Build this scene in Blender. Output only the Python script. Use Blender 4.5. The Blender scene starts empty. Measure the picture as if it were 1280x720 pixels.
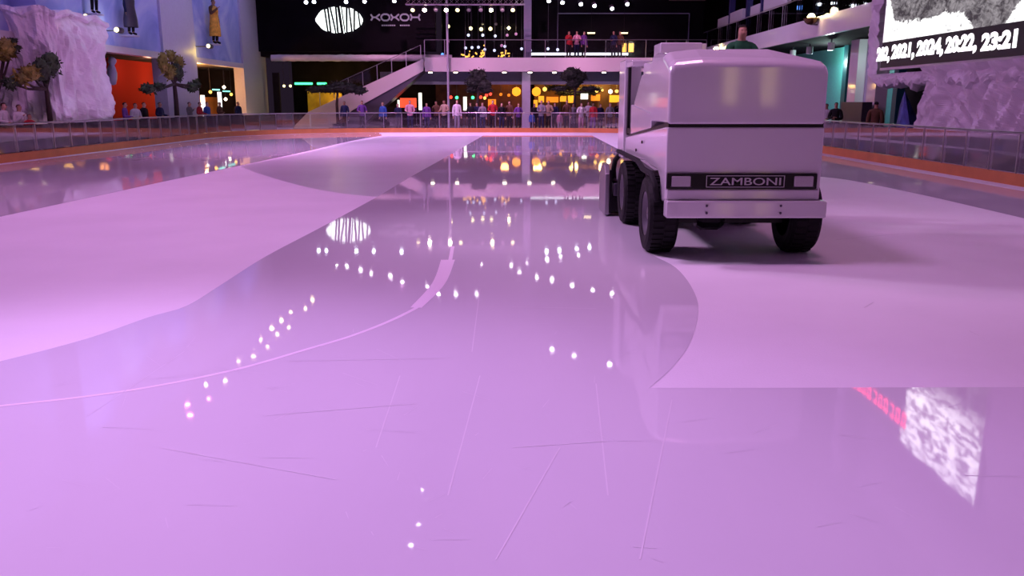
import bpy, bmesh, math, random
from mathutils import Vector, Matrix, noise
from mathutils import kdtree
random.seed(7)
scene = bpy.context.scene
COL = scene.collection
PI = math.pi

# ------------------------------------------------------------------ camera
F = 1040.0; CH = 1.77; PT = math.radians(12.68)
cd = bpy.data.cameras.new('camera'); cam = bpy.data.objects.new('camera', cd); COL.objects.link(cam)
cd.sensor_width = 36.0; cd.lens = F / 1280 * 36; cd.clip_end = 300
cam.location = (0, 0, CH); cam.rotation_euler = (PI / 2 - PT, 0, 0)
scene.camera = cam
CP, SP = math.cos(PT), math.sin(PT)

def ray(x, y):
    a = (x - 640) / F; b = (360 - y) / F
    return Vector((a, CP + b * SP, -SP + b * CP))
def at_y(x, y, Y):
    d = ray(x, y); t = Y / d.y
    return Vector((d.x * t, Y, CH + d.z * t))
def at_x(x, y, X):
    d = ray(x, y); t = X / d.x
    return Vector((X, d.y * t, CH + d.z * t))
def at_z(x, y, Z=0.0):
    d = ray(x, y); t = (Z - CH) / d.z
    return Vector((d.x * t, d.y * t, Z))
def mirror_z(x, y, Z):            # lamp at height Z whose mirror image in the ice lies on this ray
    d = ray(x, y); t = (Z + CH) / -d.z
    return Vector((d.x * t, d.y * t, Z))
def col_x(x, Y, z=2.0):
    return (x - 640) / F * (CP * Y + (CH - z) * SP)

# ------------------------------------------------------------------ materials
def mat(name, color, rough=0.5, metal=0.0, spec=0.5, emit=None, strength=0.0, var=0.0, vscale=8.0, bump=0.0, bscale=30.0, coat=0.0, sampled=False):
    m = bpy.data.materials.new(name); m.use_nodes = True
    nt = m.node_tree; b = nt.nodes['Principled BSDF']
    c = (*color, 1)
    b.inputs['Base Color'].default_value = c
    b.inputs['Roughness'].default_value = rough
    b.inputs['Metallic'].default_value = metal
    b.inputs['Specular IOR Level'].default_value = spec
    b.inputs['Coat Weight'].default_value = coat
    b.inputs['Coat Roughness'].default_value = 0.06
    if emit:
        b.inputs['Emission Color'].default_value = (*emit, 1)
        b.inputs['Emission Strength'].default_value = strength
        if not sampled: m.cycles.emission_sampling = 'NONE'
    tc = None
    if var or bump:
        tc = nt.nodes.new('ShaderNodeTexCoord')
    if var:
        n = nt.nodes.new('ShaderNodeTexNoise'); n.inputs['Scale'].default_value = vscale; n.inputs['Detail'].default_value = 5
        r = nt.nodes.new('ShaderNodeValToRGB')
        r.color_ramp.elements[0].position = .3; r.color_ramp.elements[1].position = .7
        r.color_ramp.elements[0].color = tuple(v * (1 - var) for v in color) + (1,)
        r.color_ramp.elements[1].color = tuple(min(1, v * (1 + var)) for v in color) + (1,)
        nt.links.new(tc.outputs['Object'], n.inputs['Vector'])
        nt.links.new(n.outputs['Fac'], r.inputs['Fac']); nt.links.new(r.outputs['Color'], b.inputs['Base Color'])
    if bump:
        n2 = nt.nodes.new('ShaderNodeTexNoise'); n2.inputs['Scale'].default_value = bscale; n2.inputs['Detail'].default_value = 4
        bp = nt.nodes.new('ShaderNodeBump'); bp.inputs['Strength'].default_value = bump; bp.inputs['Distance'].default_value = 0.02
        nt.links.new(tc.outputs['Object'], n2.inputs['Vector'])
        nt.links.new(n2.outputs['Fac'], bp.inputs['Height']); nt.links.new(bp.outputs['Normal'], b.inputs['Normal'])
    return m

def glass_mat(name, tint, refl=1.0, ior=1.45, haze=0.0):
    m = bpy.data.materials.new(name); m.use_nodes = True
    nt = m.node_tree; nt.nodes.clear()
    o = nt.nodes.new('ShaderNodeOutputMaterial'); t = nt.nodes.new('ShaderNodeBsdfTransparent'); g = nt.nodes.new('ShaderNodeBsdfGlossy')
    mx = nt.nodes.new('ShaderNodeMixShader'); fr = nt.nodes.new('ShaderNodeFresnel')
    fr.inputs['IOR'].default_value = ior
    t.inputs['Color'].default_value = (*tint, 1); g.inputs['Roughness'].default_value = 0.03
    g.inputs['Color'].default_value = (refl, refl, refl, 1)
    nt.links.new(fr.outputs[0], mx.inputs[0]); nt.links.new(t.outputs[0], mx.inputs[1]); nt.links.new(g.outputs[0], mx.inputs[2])
    if haze:
        df = nt.nodes.new('ShaderNodeBsdfDiffuse'); df.inputs['Color'].default_value = (.8, .8, .82, 1)
        tl_ = nt.nodes.new('ShaderNodeBsdfTranslucent'); tl_.inputs['Color'].default_value = (.8, .8, .82, 1)
        m0 = nt.nodes.new('ShaderNodeMixShader'); nt.links.new(df.outputs[0], m0.inputs[1]); nt.links.new(tl_.outputs[0], m0.inputs[2])
        m2 = nt.nodes.new('ShaderNodeMixShader'); m2.inputs[0].default_value = haze
        nt.links.new(mx.outputs[0], m2.inputs[1]); nt.links.new(m0.outputs[0], m2.inputs[2]); nt.links.new(m2.outputs[0], o.inputs[0])
    else: nt.links.new(mx.outputs[0], o.inputs[0])
    return m

M = {}
M['ice_matte'] = mat('ice_matte', (.83, .82, .87), .6, spec=.25, var=.04, vscale=.6, bump=.15, bscale=60)
M['ice_satin'] = mat('ice_satin', (.66, .66, .72), .28, spec=.5, var=.04, vscale=.8)
def wet_ice():
    m = mat('ice_wet', (.72, .71, .77), .03, spec=.5)
    nt = m.node_tree; b = nt.nodes['Principled BSDF']
    tc = nt.nodes.new('ShaderNodeTexCoord')
    n1 = nt.nodes.new('ShaderNodeTexNoise'); n1.inputs['Scale'].default_value = .35; n1.inputs['Detail'].default_value = 6
    mp = nt.nodes.new('ShaderNodeMapping'); mp.inputs['Scale'].default_value = (1, .35, 1)
    r = nt.nodes.new('ShaderNodeValToRGB')
    r.color_ramp.elements[0].color = (.71, .70, .765, 1); r.color_ramp.elements[1].color = (.80, .79, .845, 1)
    r.color_ramp.elements[0].position = .35; r.color_ramp.elements[1].position = .65
    nt.links.new(tc.outputs['Object'], mp.inputs[0]); nt.links.new(mp.outputs[0], n1.inputs['Vector'])
    nt.links.new(n1.outputs['Fac'], r.inputs[0]); nt.links.new(r.outputs[0], b.inputs['Base Color'])
    n2 = nt.nodes.new('ShaderNodeTexNoise'); n2.inputs['Scale'].default_value = 2.5; n2.inputs['Detail'].default_value = 2
    bp = nt.nodes.new('ShaderNodeBump'); bp.inputs['Strength'].default_value = .04; bp.inputs['Distance'].default_value = .01
    nt.links.new(tc.outputs['Object'], n2.inputs['Vector']); nt.links.new(n2.outputs['Fac'], bp.inputs['Height']); nt.links.new(bp.outputs[0], b.inputs['Normal'])
    return m
M['ice_wet'] = wet_ice()
M['ice_frost'] = mat('ice_frost', (.86, .80, .88), .5, spec=.4)
M['ice_scratch'] = mat('ice_scratch', (.84, .83, .88), .25, spec=.4)
M['walk'] = mat('grey_rubber_walkway', (.20, .18, .24), .6, var=.2, vscale=3)
M['orange'] = mat('orange_kickplate', (.60, .22, .07), .4, var=.1, vscale=2)
M['glass'] = glass_mat('clear_barrier_glass', (.95, .94, .97), 1.0, 1.9, .06)
M['glass_far'] = glass_mat('clear_far_glass', (.95, .94, .97), 1.0, 1.5, .012)
M['glass_left'] = glass_mat('clear_left_glass', (.95, .94, .97), 1.0, 1.9, .03)
M['balglass'] = glass_mat('balcony_glass', (.9, .9, .92), .8)
M['steel'] = mat('brushed_steel', (.45, .43, .47), .3, metal=.9, var=.05)
M['darksteel'] = mat('dark_steel', (.10, .09, .12), .4, metal=.6)
M['black'] = mat('black_facade', (.004, .003, .006), .6, spec=.08, var=.3, vscale=1)
M['nearblack'] = mat('dark_interior', (.02, .014, .018), .8, spec=.15, var=.3, vscale=1)
M['white_paint'] = mat('glossy_white_paint', (.72, .71, .73), .25, coat=.8, var=.015, vscale=2)
M['rubber'] = mat('black_rubber', (.005, .005, .006), .7, spec=.3, bump=.2, bscale=40)
M['rim'] = mat('grey_wheel_rim', (.13, .12, .14), .4, metal=.5)
M['plastic'] = mat('black_plastic', (.006, .005, .007), .4, spec=.3)
M['head_glass'] = mat('headlight_glass', (.5, .48, .5), .15, coat=1.0, bump=.3, bscale=60)
M['chrome'] = mat('chrome', (.75, .74, .76), .15, metal=1.0)
M['letter'] = mat('grey_lettering', (.55, .53, .55), .4)
M['fascia'] = mat('white_fascia', (.74, .71, .73), .35, var=.03, vscale=.6, coat=.3)
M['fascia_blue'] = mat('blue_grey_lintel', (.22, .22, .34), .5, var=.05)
M['pillar'] = mat('pale_blue_pillar', (.50, .50, .62), .5, var=.04)
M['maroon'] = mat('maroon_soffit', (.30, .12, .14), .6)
M['rock'] = mat('white_crumpled_ice_cladding', (.80, .77, .82), .45, var=.10, vscale=1.6, bump=.5, bscale=5)
M['blue_rock'] = mat('blue_ice_peak', (.10, .14, .50), .5, var=.5, vscale=3)
M['bark'] = mat('dark_bark', (.04, .025, .02), .8, bump=.5, bscale=30)
M['leaf'] = mat('dark_green_foliage', (.035, .06, .022), .7, var=.6, vscale=4)
M['leaf_warm'] = mat('yellow_green_lit_foliage', (.22, .18, .03), .7, var=.5, vscale=4)  # yellow-green leaves; on the pillar tree the tone stands in for yellow light
M['leaf_black'] = mat('near_black_foliage', (.018, .022, .015), .8, var=.5, vscale=4)
M['red_wall'] = mat('red_painted_wall', (.65, .045, .02), .8, spec=.05)
M['glow_wall'] = mat('orange_glow_wall', (.75, .22, .04), .5, var=.2, vscale=1.5)
M['teal_wall'] = mat('turquoise_painted_wall', (.12, .55, .48), .5, var=.06)
M['dark_teal'] = mat('dark_teal_frame', (.01, .10, .12), .4)
M['yellow_wall'] = mat('yellow_mural', (.85, .45, .05), .6, var=.6, vscale=.9)
M['brown_wall'] = mat('brown_restaurant_wall', (.12, .05, .012), .6, var=.6, vscale=1.2)
def mural():
    m = mat('blue_mural_wall', (.4, .45, .8), .6)
    nt = m.node_tree; b = nt.nodes['Principled BSDF']
    tc = nt.nodes.new('ShaderNodeTexCoord'); n = nt.nodes.new('ShaderNodeTexNoise')
    n.inputs['Scale'].default_value = .45; n.inputs['Detail'].default_value = 6; n.inputs['Distortion'].default_value = 1.2
    r = nt.nodes.new('ShaderNodeValToRGB'); e = r.color_ramp.elements
    e[0].position = .3; e[0].color = (.20, .28, .62, 1); e[1].position = .72; e[1].color = (.60, .68, .85, 1)
    x = e.new(.5); x.color = (.34, .42, .76, 1)
    nt.links.new(tc.outputs['Object'], n.inputs['Vector']); nt.links.new(n.outputs['Fac'], r.inputs[0]); nt.links.new(r.outputs[0], b.inputs['Base Color'])
    return m
M['mural'] = mural()
def E(name, c, s, sampled=False): return mat(name, tuple(min(1, v) * .8 for v in c), .4, emit=c, strength=s, sampled=sampled)
M['lamp_white'] = E('white_lamp_lens', (1, .95, 1), 40)
M['lamp_blue'] = E('cold_white_lamp_lens', (.8, .9, 1), 14)
M['lamp_yellow'] = E('yellow_lamp_lens', (1, .85, .35), 40)
M['lamp_soft_yellow'] = E('dim_yellow_lamp_lens', (1, .85, .4), 3)
M['lamp_pink'] = E('pink_lamp_lens', (1, .25, .5), 60)
M['lamp_bright'] = E('bright_warm_lamp_lens', (1, .82, .72), 40)
M['lamp_grey'] = mat('unlit_lamp_lens', (.5, .5, .45), .2)
M['down_warm'] = E('warm_downlight', (1, .85, .62), 9)
M['globe'] = E('orange_globe_glass', (1, .34, .02), 1.7)
M['warm_bulb'] = E('warm_bulb_glass', (1, .58, .12), 2.0)
M['gold'] = E('gold_fairy_light', (1, .55, .08), 2.0)
M['neon_green'] = E('green_neon', (.05, 1, .25), 4)
M['neon_blue'] = E('blue_neon', (.1, .3, 1), 3)
M['red_dot'] = E('red_lamp_glass', (1, .05, .03), 3)
M['red_sign'] = E('red_lit_panel', (1, .10, .04), 1.1)
M['white_panel'] = E('white_lit_panel', (1, 1, .85), 1.8)
M['led'] = E('white_led_strip', (.9, .95, 1), 1.7)
M['teal_led'] = E('teal_led_strip', (.25, .9, .75), 1.6)
M['yellow_panel'] = E('yellow_lit_panel', (1, .45, .03), 1.0)
M['orange_panel'] = E('orange_lit_panel', (1, .28, .02), .9)
M['logo'] = E('white_lit_letter', (.92, 1, .96), 2.0)
M['logo_dim'] = E('dim_grey_letter', (.5, .45, .6), .17)
M['tail'] = E('red_tail_light', (1, .03, .05), 2)

# ------------------------------------------------------------------ mesh builder
class MB:
    def __init__(s): s.v = []; s.f = []; s.m = []; s.cur = 0; s.smooth = []; s.sm = False
    def add(s, vs, fs):
        b = len(s.v); s.v += [Vector(v) for v in vs]
        for f in fs: s.f.append([b + i for i in f]); s.m.append(s.cur); s.smooth.append(s.sm)
        return s
    def box(s, x0, x1, y0, y1, z0, z1):
        return s.add([(x0,y0,z0),(x1,y0,z0),(x1,y1,z0),(x0,y1,z0),(x0,y0,z1),(x1,y0,z1),(x1,y1,z1),(x0,y1,z1)],
              [(0,3,2,1),(4,5,6,7),(0,1,5,4),(1,2,6,5),(2,3,7,6),(3,0,4,7)])
    def cbox(s, c, sx, sy, sz): return s.box(c[0]-sx/2, c[0]+sx/2, c[1]-sy/2, c[1]+sy/2, c[2]-sz/2, c[2]+sz/2)
    def bevbox(s, x0, x1, y0, y1, z0, z1, r, seg=3):
        bm = bmesh.new(); bmesh.ops.create_cube(bm, size=1)
        for v in bm.verts: v.co = Vector(((x0+x1)/2 + v.co.x*(x1-x0), (y0+y1)/2 + v.co.y*(y1-y0), (z0+z1)/2 + v.co.z*(z1-z0)))
        bmesh.ops.bevel(bm, geom=list(bm.edges), offset=r, segments=seg, affect='EDGES', profile=.5)
        return s.frombm(bm)
    def frombm(s, bm):
        bm.verts.index_update(); s.add([v.co.copy() for v in bm.verts], [[v.index for v in f.verts] for f in bm.faces]); bm.free(); return s
    def tube(s, pts, r, n=8, cap=True):
        pts = [Vector(p) for p in pts]; rs = r if isinstance(r, (list, tuple)) else [r]*len(pts)
        vs = []; fs = []; up0 = None
        for i, p in enumerate(pts):
            d = (pts[min(i+1, len(pts)-1)] - pts[max(i-1, 0)]).normalized()
            up = up0 if up0 is not None else (Vector((0,0,1)) if abs(d.z) < .9 else Vector((1,0,0)))
            a = d.cross(up).normalized(); bb = a.cross(d).normalized(); up0 = bb
            for k in range(n):
                t = 2*PI*k/n; vs.append(p + a*math.cos(t)*rs[i] + bb*math.sin(t)*rs[i])
        for i in range(len(pts)-1):
            for k in range(n): fs.append((i*n+k, i*n+(k+1)%n, (i+1)*n+(k+1)%n, (i+1)*n+k))
        if cap: fs.append(tuple(range(n))[::-1]); fs.append(tuple((len(pts)-1)*n+k for k in range(n)))
        return s.add(vs, fs)
    def lathe(s, prof, c, axis='z', n=20, caps=True):
        vs = []; fs = []
        for (r, h) in prof:
            for k in range(n):
                t = 2*PI*k/n; a, b = r*math.cos(t), r*math.sin(t)
                q = (a, b, h) if axis == 'z' else ((h, a, b) if axis == 'x' else (a, h, b))
                vs.append((c[0]+q[0], c[1]+q[1], c[2]+q[2]))
        for i in range(len(prof)-1):
            for k in range(n): fs.append((i*n+k, i*n+(k+1)%n, (i+1)*n+(k+1)%n, (i+1)*n+k))
        if caps:
            fs.append(tuple(range(n))[::-1]); fs.append(tuple((len(prof)-1)*n+k for k in range(n)))
        return s.add(vs, fs)
    def sphere(s, c, r, sub=2, sc=(1,1,1)):
        bm = bmesh.new(); bmesh.ops.create_icosphere(bm, subdivisions=sub, radius=r)
        for v in bm.verts: v.co = Vector((c[0]+v.co.x*sc[0], c[1]+v.co.y*sc[1], c[2]+v.co.z*sc[2]))
        return s.frombm(bm)
    def prism(s, poly, lo, hi, axis='y'):
        """poly: 2-D outline; axis y -> (x,z), axis x -> (y,z), axis z -> (x,y)"""
        def P(a, b, h): return (a, h, b) if axis == 'y' else ((h, a, b) if axis == 'x' else (a, b, h))
        n = len(poly); vs = [P(a, b, lo) for a, b in poly] + [P(a, b, hi) for a, b in poly]
        fs = [tuple(range(n))[::-1], tuple(range(n, 2*n))] + [(i, (i+1)%n, n+(i+1)%n, n+i) for i in range(n)]
        return s.add(vs, fs)

def make_mesh(name, mb, mats, origin=(0,0,0), smooth=False, fix=True):
    me = bpy.data.meshes.new(name); o = Vector(origin)
    me.from_pydata([v - o for v in mb.v], [], mb.f)
    for m in (mats if isinstance(mats, (list, tuple)) else [mats]): me.materials.append(m)
    for i, p in enumerate(me.polygons):
        p.material_index = mb.m[i]; p.use_smooth = smooth or mb.smooth[i]
    if fix:
        bm = bmesh.new(); bm.from_mesh(me); bmesh.ops.recalc_face_normals(bm, faces=bm.faces); bm.to_mesh(me); bm.free()
    me.update(); return me

def root_loc(o):
    while o.parent: o = o.parent
    return o.location
LABELS = {}
def tag(o, label, cat, group=None, kind=None):
    o['label'] = label; o['category'] = cat
    if group: o['group'] = group
    if kind: o['kind'] = kind
    n = len(label.split())
    if not 4 <= n <= 16: print('LABEL LENGTH', n, label)
    if label in LABELS: print('DUP LABEL', label)
    LABELS[label] = o
    return o
def thing(name, label, cat, loc=(0,0,0), group=None):
    o = bpy.data.objects.new(name, None); COL.objects.link(o); o.location = loc; o.empty_display_size = .2
    return tag(o, label, cat, group)
def part(name, mb, m, parent, smooth=False, label=None, fix=True, bevel=0):
    """mesh given in world coordinates, parented under a thing or a part"""
    ob = bpy.data.objects.new(name, make_mesh(name, mb, m, root_loc(parent), smooth, fix)); COL.objects.link(ob); ob.parent = parent
    if label: ob['label'] = label
    if bevel:
        md = ob.modifiers.new('bevel', 'BEVEL'); md.width = bevel; md.segments = 3; md.limit_method = 'ANGLE'; md.angle_limit = math.radians(40)
    return ob
def solo(name, mb, m, label, cat, group=None, smooth=False, kind=None, fix=True, base=None):
    lo = [min(v[i] for v in mb.v) for i in range(3)]; hi = [max(v[i] for v in mb.v) for i in range(3)]
    c = base or ((lo[0]+hi[0])/2, (lo[1]+hi[1])/2, lo[2])
    ob = bpy.data.objects.new(name, make_mesh(name, mb, m, c, smooth, fix)); COL.objects.link(ob); ob.location = c
    return tag(ob, label, cat, group, kind)
def struct(name, mb, m, smooth=False, fix=True, label=None):
    ob = bpy.data.objects.new(name, make_mesh(name, mb, m, (0,0,0), smooth, fix)); COL.objects.link(ob); ob['kind'] = 'structure'
    if label: ob['label'] = label
    return ob
def kids(o): return [c for c in COL.objects if c.parent == o]
def copy_tree(o, parent=None):
    c = o.copy(); COL.objects.link(c)
    if parent: c.parent = parent
    for ch in list(CH_OF.get(o.name, [])):
        copy_tree(ch, c)
    return c
CH_OF = {}
def index_children():
    CH_OF.clear()
    for o in COL.objects:
        if o.parent: CH_OF.setdefault(o.parent.name, []).append(o)
ORD = ['first','second','third','fourth','fifth','sixth','seventh','eighth','ninth','tenth','eleventh','twelfth','thirteenth','fourteenth','fifteenth','sixteenth','seventeenth','eighteenth','nineteenth','twentieth','twenty-first','twenty-second','twenty-third','twenty-fourth','twenty-fifth','twenty-sixth','twenty-seventh','twenty-eighth','twenty-ninth','thirtieth']

def text_mesh(s, size, thick, bold=0.0, xscale=1.0):
    cu = bpy.data.curves.new('txt', 'FONT'); cu.body = s; cu.size = size; cu.extrude = thick; cu.offset = bold
    cu.align_x = 'CENTER'; cu.align_y = 'CENTER'; cu.resolution_u = 3
    ob = bpy.data.objects.new('txt', cu); COL.objects.link(ob)
    dg = bpy.context.evaluated_depsgraph_get(); me = bpy.data.meshes.new_from_object(ob.evaluated_get(dg))
    bpy.data.objects.remove(ob)
    xs = [v.co.x for v in me.vertices]; w = max(xs) - min(xs); cx = (max(xs)+min(xs))/2
    ys = [v.co.y for v in me.vertices]; cy = (max(ys)+min(ys))/2
    mb = MB(); vs = [Vector(((v.co.x-cx)*xscale, v.co.y-cy, v.co.z)) for v in me.vertices]
    mb.add(vs, [list(p.vertices) for p in me.polygons]); bpy.data.meshes.remove(me)
    return mb, w*xscale
def xf(mb, fn):
    mb.v = [Vector(fn(v)) for v in mb.v]; return mb

# ------------------------------------------------------------------ rink ice (floor)
XL, XR, YF, RC = -14.8, 10.75, 48.5, 8.5
def rink_path(inset=0.0, y0=-6.0, step=1.05):
    xl, xr, yf, r = XL+inset, XR-inset, YF-inset, RC-inset
    p = []
    n = 16
    p.append((xl, y0)); 
    for k in range(n+1):
        t = PI - k*PI/2/n; p.append((xl+r + r*math.cos(t), yf-r + r*math.sin(t)))
    for k in range(n+1):
        t = PI/2 - k*PI/2/n; p.append((xr-r + r*math.cos(t), yf-r + r*math.sin(t)))
    p.append((xr, y0)); return p
def crom(pts, sub=6, closed=False):
    out = []; n = len(pts)
    for i in range(n-1):
        p0 = pts[max(i-1,0)]; p1 = pts[i]; p2 = pts[i+1]; p3 = pts[min(i+2,n-1)]
        for k in range(sub):
            t = k/sub
            out.append(tuple(.5*((2*p1[j]) + (-p0[j]+p2[j])*t + (2*p0[j]-5*p1[j]+4*p2[j]-p3[j])*t*t + (-p0[j]+3*p1[j]-3*p2[j]+p3[j])*t**3) for j in (0,1)))
    out.append(tuple(pts[-1])); return out
def gpx(pts): return [tuple(at_z(x, y, 0)[:2]) for x, y in pts]

ice = MB()
def icepoly(pts, z, mi):
    bm = bmesh.new(); vs = [bm.verts.new((x, y, z)) for x, y in pts]; f = bm.faces.new(vs)
    bmesh.ops.triangulate(bm, faces=[f], quad_method='BEAUTY', ngon_method='BEAUTY')
    for f in bm.faces:
        f.normal_update()
        if f.normal.z < 0: f.normal_flip()
    ice.cur = mi; ice.frombm(bm); ice.cur = 0
icepoly(rink_path(0.0), 0, 0)
# wet main sheet in front of and beside the machine
edgeL = crom([(0,452),(60,437),(120,420),(185,397),(232,383),(275,357),(330,322),(400,285),(470,247),(505,226),(560,195),(604,169.5)], 5)
edgeR = crom([(740,169.5),(772,186),(800,200)], 4) + crom([(840,228),(850,260),(812,300),(812,316),(845,335),(866,362),(873,390),(862,430),(838,462),(812,485)], 5)
edgeN = [(900,485.3),(1000,485),(1120,484.6),(1280,484.3)]
w = gpx(edgeL) + gpx(edgeR) + gpx(edgeN) + [(XR-.05, 6.1), (XR-.05, -5.9), (XL+.05, -5.9), (XL+.05, at_z(0,452).y+.6)]
icepoly(w, .002, 1)
# wet band along the left boards
left_in = [(XL+.35, 18.0), (XL+.35, 40.0)] + [(XL+RC + (RC-.35)*math.cos(PI-k*PI/2/10), YF-RC + (RC-.35)*math.sin(PI-k*PI/2/10)) for k in range(1, 10)]
w = gpx(crom([(0,271),(140,241),(200,228),(300,207),(380,190),(440,176),(478,169.5)], 4))
icepoly(left_in + [w[-1]] + w[::-1][1:] , .002, 1)
# wet band along the right boards
w = gpx(crom([(1000,219),(1060,225),(1150,243),(1220,259),(1280,273)], 4))
icepoly(w + [(XR-.5, at_z(1280,273).y-.5), (XR-.5, 40.0), (7.6, 46.5), (5.5, 40.0), (4.6, 30.0)], .002, 1)
# satin tongue of half dried ice
tongue = gpx(crom([(300,208),(330,219),(380,233),(430,242),(472,246)], 4)) + gpx(edgeL[-11:])[1:] + gpx([(482,170.5),(440,177.5),(380,191.5)])
icepoly(tongue, .001, 2)
def strip(pxs, w0, w1, mi=3, z=.003):
    P = [Vector(p) for p in gpx(crom(pxs, 6))]; n = len(P); a = []; b = []
    for i, p in enumerate(P):
        d = (P[min(i+1,n-1)] - P[max(i-1,0)]).normalized(); nn = Vector((-d.y, d.x)); ww = (w0 + (w1-w0)*i/(n-1))/2
        a.append(p + nn*ww); b.append(p - nn*ww)
    vs = [(q.x, q.y, z) for q in a] + [(q.x, q.y, z) for q in b]
    ice.cur = mi; ice.add(vs, [(i, n+i, n+i+1, i+1) for i in range(n-1)]); ice.cur = 0
strip([(566,308),(557,345),(535,375),(495,398),(440,420),(380,438),(300,461),(200,482),(100,497),(-40,512)], .045, .03)
strip([(560,325),(548,355),(520,385)], .16, .10, z=.0036)
for a in ([(590,440),(600,362)], [(500,470),(470,560)], [(640,384),(745,386)], [(360,452),(560,448)], [(745,480),(760,620)], [(110,520),(230,440)], [(330,520),(520,505)],
          [(1045,300),(1130,292)], [(1080,385),(1092,378)], [(600,470),(560,620)], [(640,560),(760,552)], [(620,700),(700,560)], [(200,560),(420,600)], [(800,700),(840,500)]):
    strip(a, .007, .007, 4, z=.0032)
for k in range(70):
    x = random.uniform(30, 1240); y = random.uniform(400, 700); a = random.uniform(-.5, .5)*PI; L = random.uniform(8, 60)
    strip([(x, y), (x+L*math.cos(a)*1.3, y+L*math.sin(a)*.3)], .004, .002, 4)
floor = struct('floor', ice, [M['ice_matte'], M['ice_wet'], M['ice_satin'], M['ice_frost'], M['ice_scratch']], fix=False, label='rink ice, glossy where wet and frosty where dry')
fl = MB(); pth = rink_path(-.0)
# walkway ring around the ice
outer = []
for (x, y) in pth: outer.append((x, y))
n = len(pth)
big = []
for (x, y) in pth:
    if y < 0: big.append((-30 if x < 0 else 30, y))
    else:
        c = Vector(((XL+XR)/2, 20)); d = Vector((x, y)) - c
        k = min((32.5/abs(d.x)) if d.x else 99, ((72-20)/d.y) if d.y > 0 else 99); q = c + d*k; big.append((q.x, q.y))
vs = [(x, y, 0) for x, y in pth] + [(x, y, 0) for x, y in big]
fl.add(vs, [(i, i+1, n+i+1, n+i) for i in range(n-1)])
struct('floor_walkway', fl, M['walk'], fix=False)
for p in bpy.data.objects['floor_walkway'].data.polygons:
    pass
fb = MB(); fb.box(-32, 32, -22, -6, -.1, 0); struct('floor_back', fb, M['walk'])

# ------------------------------------------------------------------ barriers
def barrier(pathpts, label, last=True, gm='glass'):
    """pathpts: list of plan points ~1.05 m apart"""
    c = pathpts[len(pathpts)//2]
    t = thing('rink_barrier', label, 'barrier', (c[0], c[1], 0))
    kb = MB(); n = len(pathpts)
    def offs(d):
        out = []
        for i, p in enumerate(pathpts):
            p = Vector(p); a = Vector(pathpts[max(i-1,0)]); b = Vector(pathpts[min(i+1,n-1)]); dr = (b-a).normalized(); out.append(p + Vector((-dr.y, dr.x))*d)
        return out
    def sweep(d0, d1, z0, z1):
        a = offs(d0); b = offs(d1); mb = MB()
        vs = [(p.x,p.y,z0) for p in a] + [(p.x,p.y,z1) for p in a] + [(p.x,p.y,z0) for p in b] + [(p.x,p.y,z1) for p in b]
        fs = []
        for i in range(n-1):
            fs += [(i,i+1,n+i+1,n+i), (2*n+i,3*n+i,3*n+i+1,2*n+i+1), (n+i,n+i+1,3*n+i+1,3*n+i), (i,2*n+i,2*n+i+1,i+1)]
        fs += [(0,n,3*n,2*n), (n-1,3*n-1,4*n-1,2*n-1)] if False else [(0,n,3*n,2*n), (n-1,2*n-1+0,4*n-1,3*n-1)]
        return mb.add(vs, fs)
    part('kickplate', sweep(0, .10, 0, .25), M['orange'], t)
    rail = MB(); rail.tube([(p.x, p.y, 1.10) for p in offs(.05)], .028, 8); part('top_rail', rail, M['steel'], t, smooth=True)
    o = offs(.05)
    for i, p in enumerate(o):
        if i == n-1 and not last: continue
        pm = MB(); pm.box(p.x-.016, p.x+.016, p.y-.016, p.y+.016, .25, 1.09); part('post', pm, M['steel'], t)
        if i < n-1:
            q = o[i+1]; d = (q-p).normalized(); nn = Vector((-d.y, d.x))*.006; a = p + d*.03; b = q - d*.03
            g = MB(); g.add([(a.x-nn.x,a.y-nn.y,.27),(b.x-nn.x,b.y-nn.y,.27),(b.x+nn.x,b.y+nn.y,.27),(a.x+nn.x,a.y+nn.y,.27),
                             (a.x-nn.x,a.y-nn.y,1.05),(b.x-nn.x,b.y-nn.y,1.05),(b.x+nn.x,b.y+nn.y,1.05),(a.x+nn.x,a.y+nn.y,1.05)],
                            [(0,3,2,1),(4,5,6,7),(0,1,5,4),(1,2,6,5),(2,3,7,6),(3,0,4,7)])
            part('glass_pane', g, M[gm], t)
    return t
def arc(cx, cy, r, a0, a1, n): return [(cx + r*math.cos(a0+(a1-a0)*k/n), cy + r*math.sin(a0+(a1-a0)*k/n)) for k in range(n+1)]
L = [(XL, 12.7 + 1.05*k) for k in range(26)] + arc(XL+RC, YF-RC, RC, PI, PI/2, 13)
barrier(L, 'glass rink barrier with orange kickplate along the left side and left corner', last=False, gm='glass_left')
B = [(XL+RC + k*(XR-XL-2*RC)/8, YF) for k in range(9)]
barrier(B, 'glass rink barrier with orange kickplate straight across the far end', last=False, gm='glass_far')
R = arc(XR-RC, YF-RC, RC, PI/2, 0, 13) + [(XR, 40.0 - 1.05*k) for k in range(1, 30)]
barrier(R, 'glass rink barrier with orange kickplate below the screen on the right')

# ------------------------------------------------------------------ ice resurfacing machine
ZO = (2.56, 11.3, 0)
Z = thing('ice_resurfacer', 'large white ice resurfacing machine driving on the ice', 'ice resurfacer', ZO)
x0, x1 = 1.69, 3.40
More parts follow.
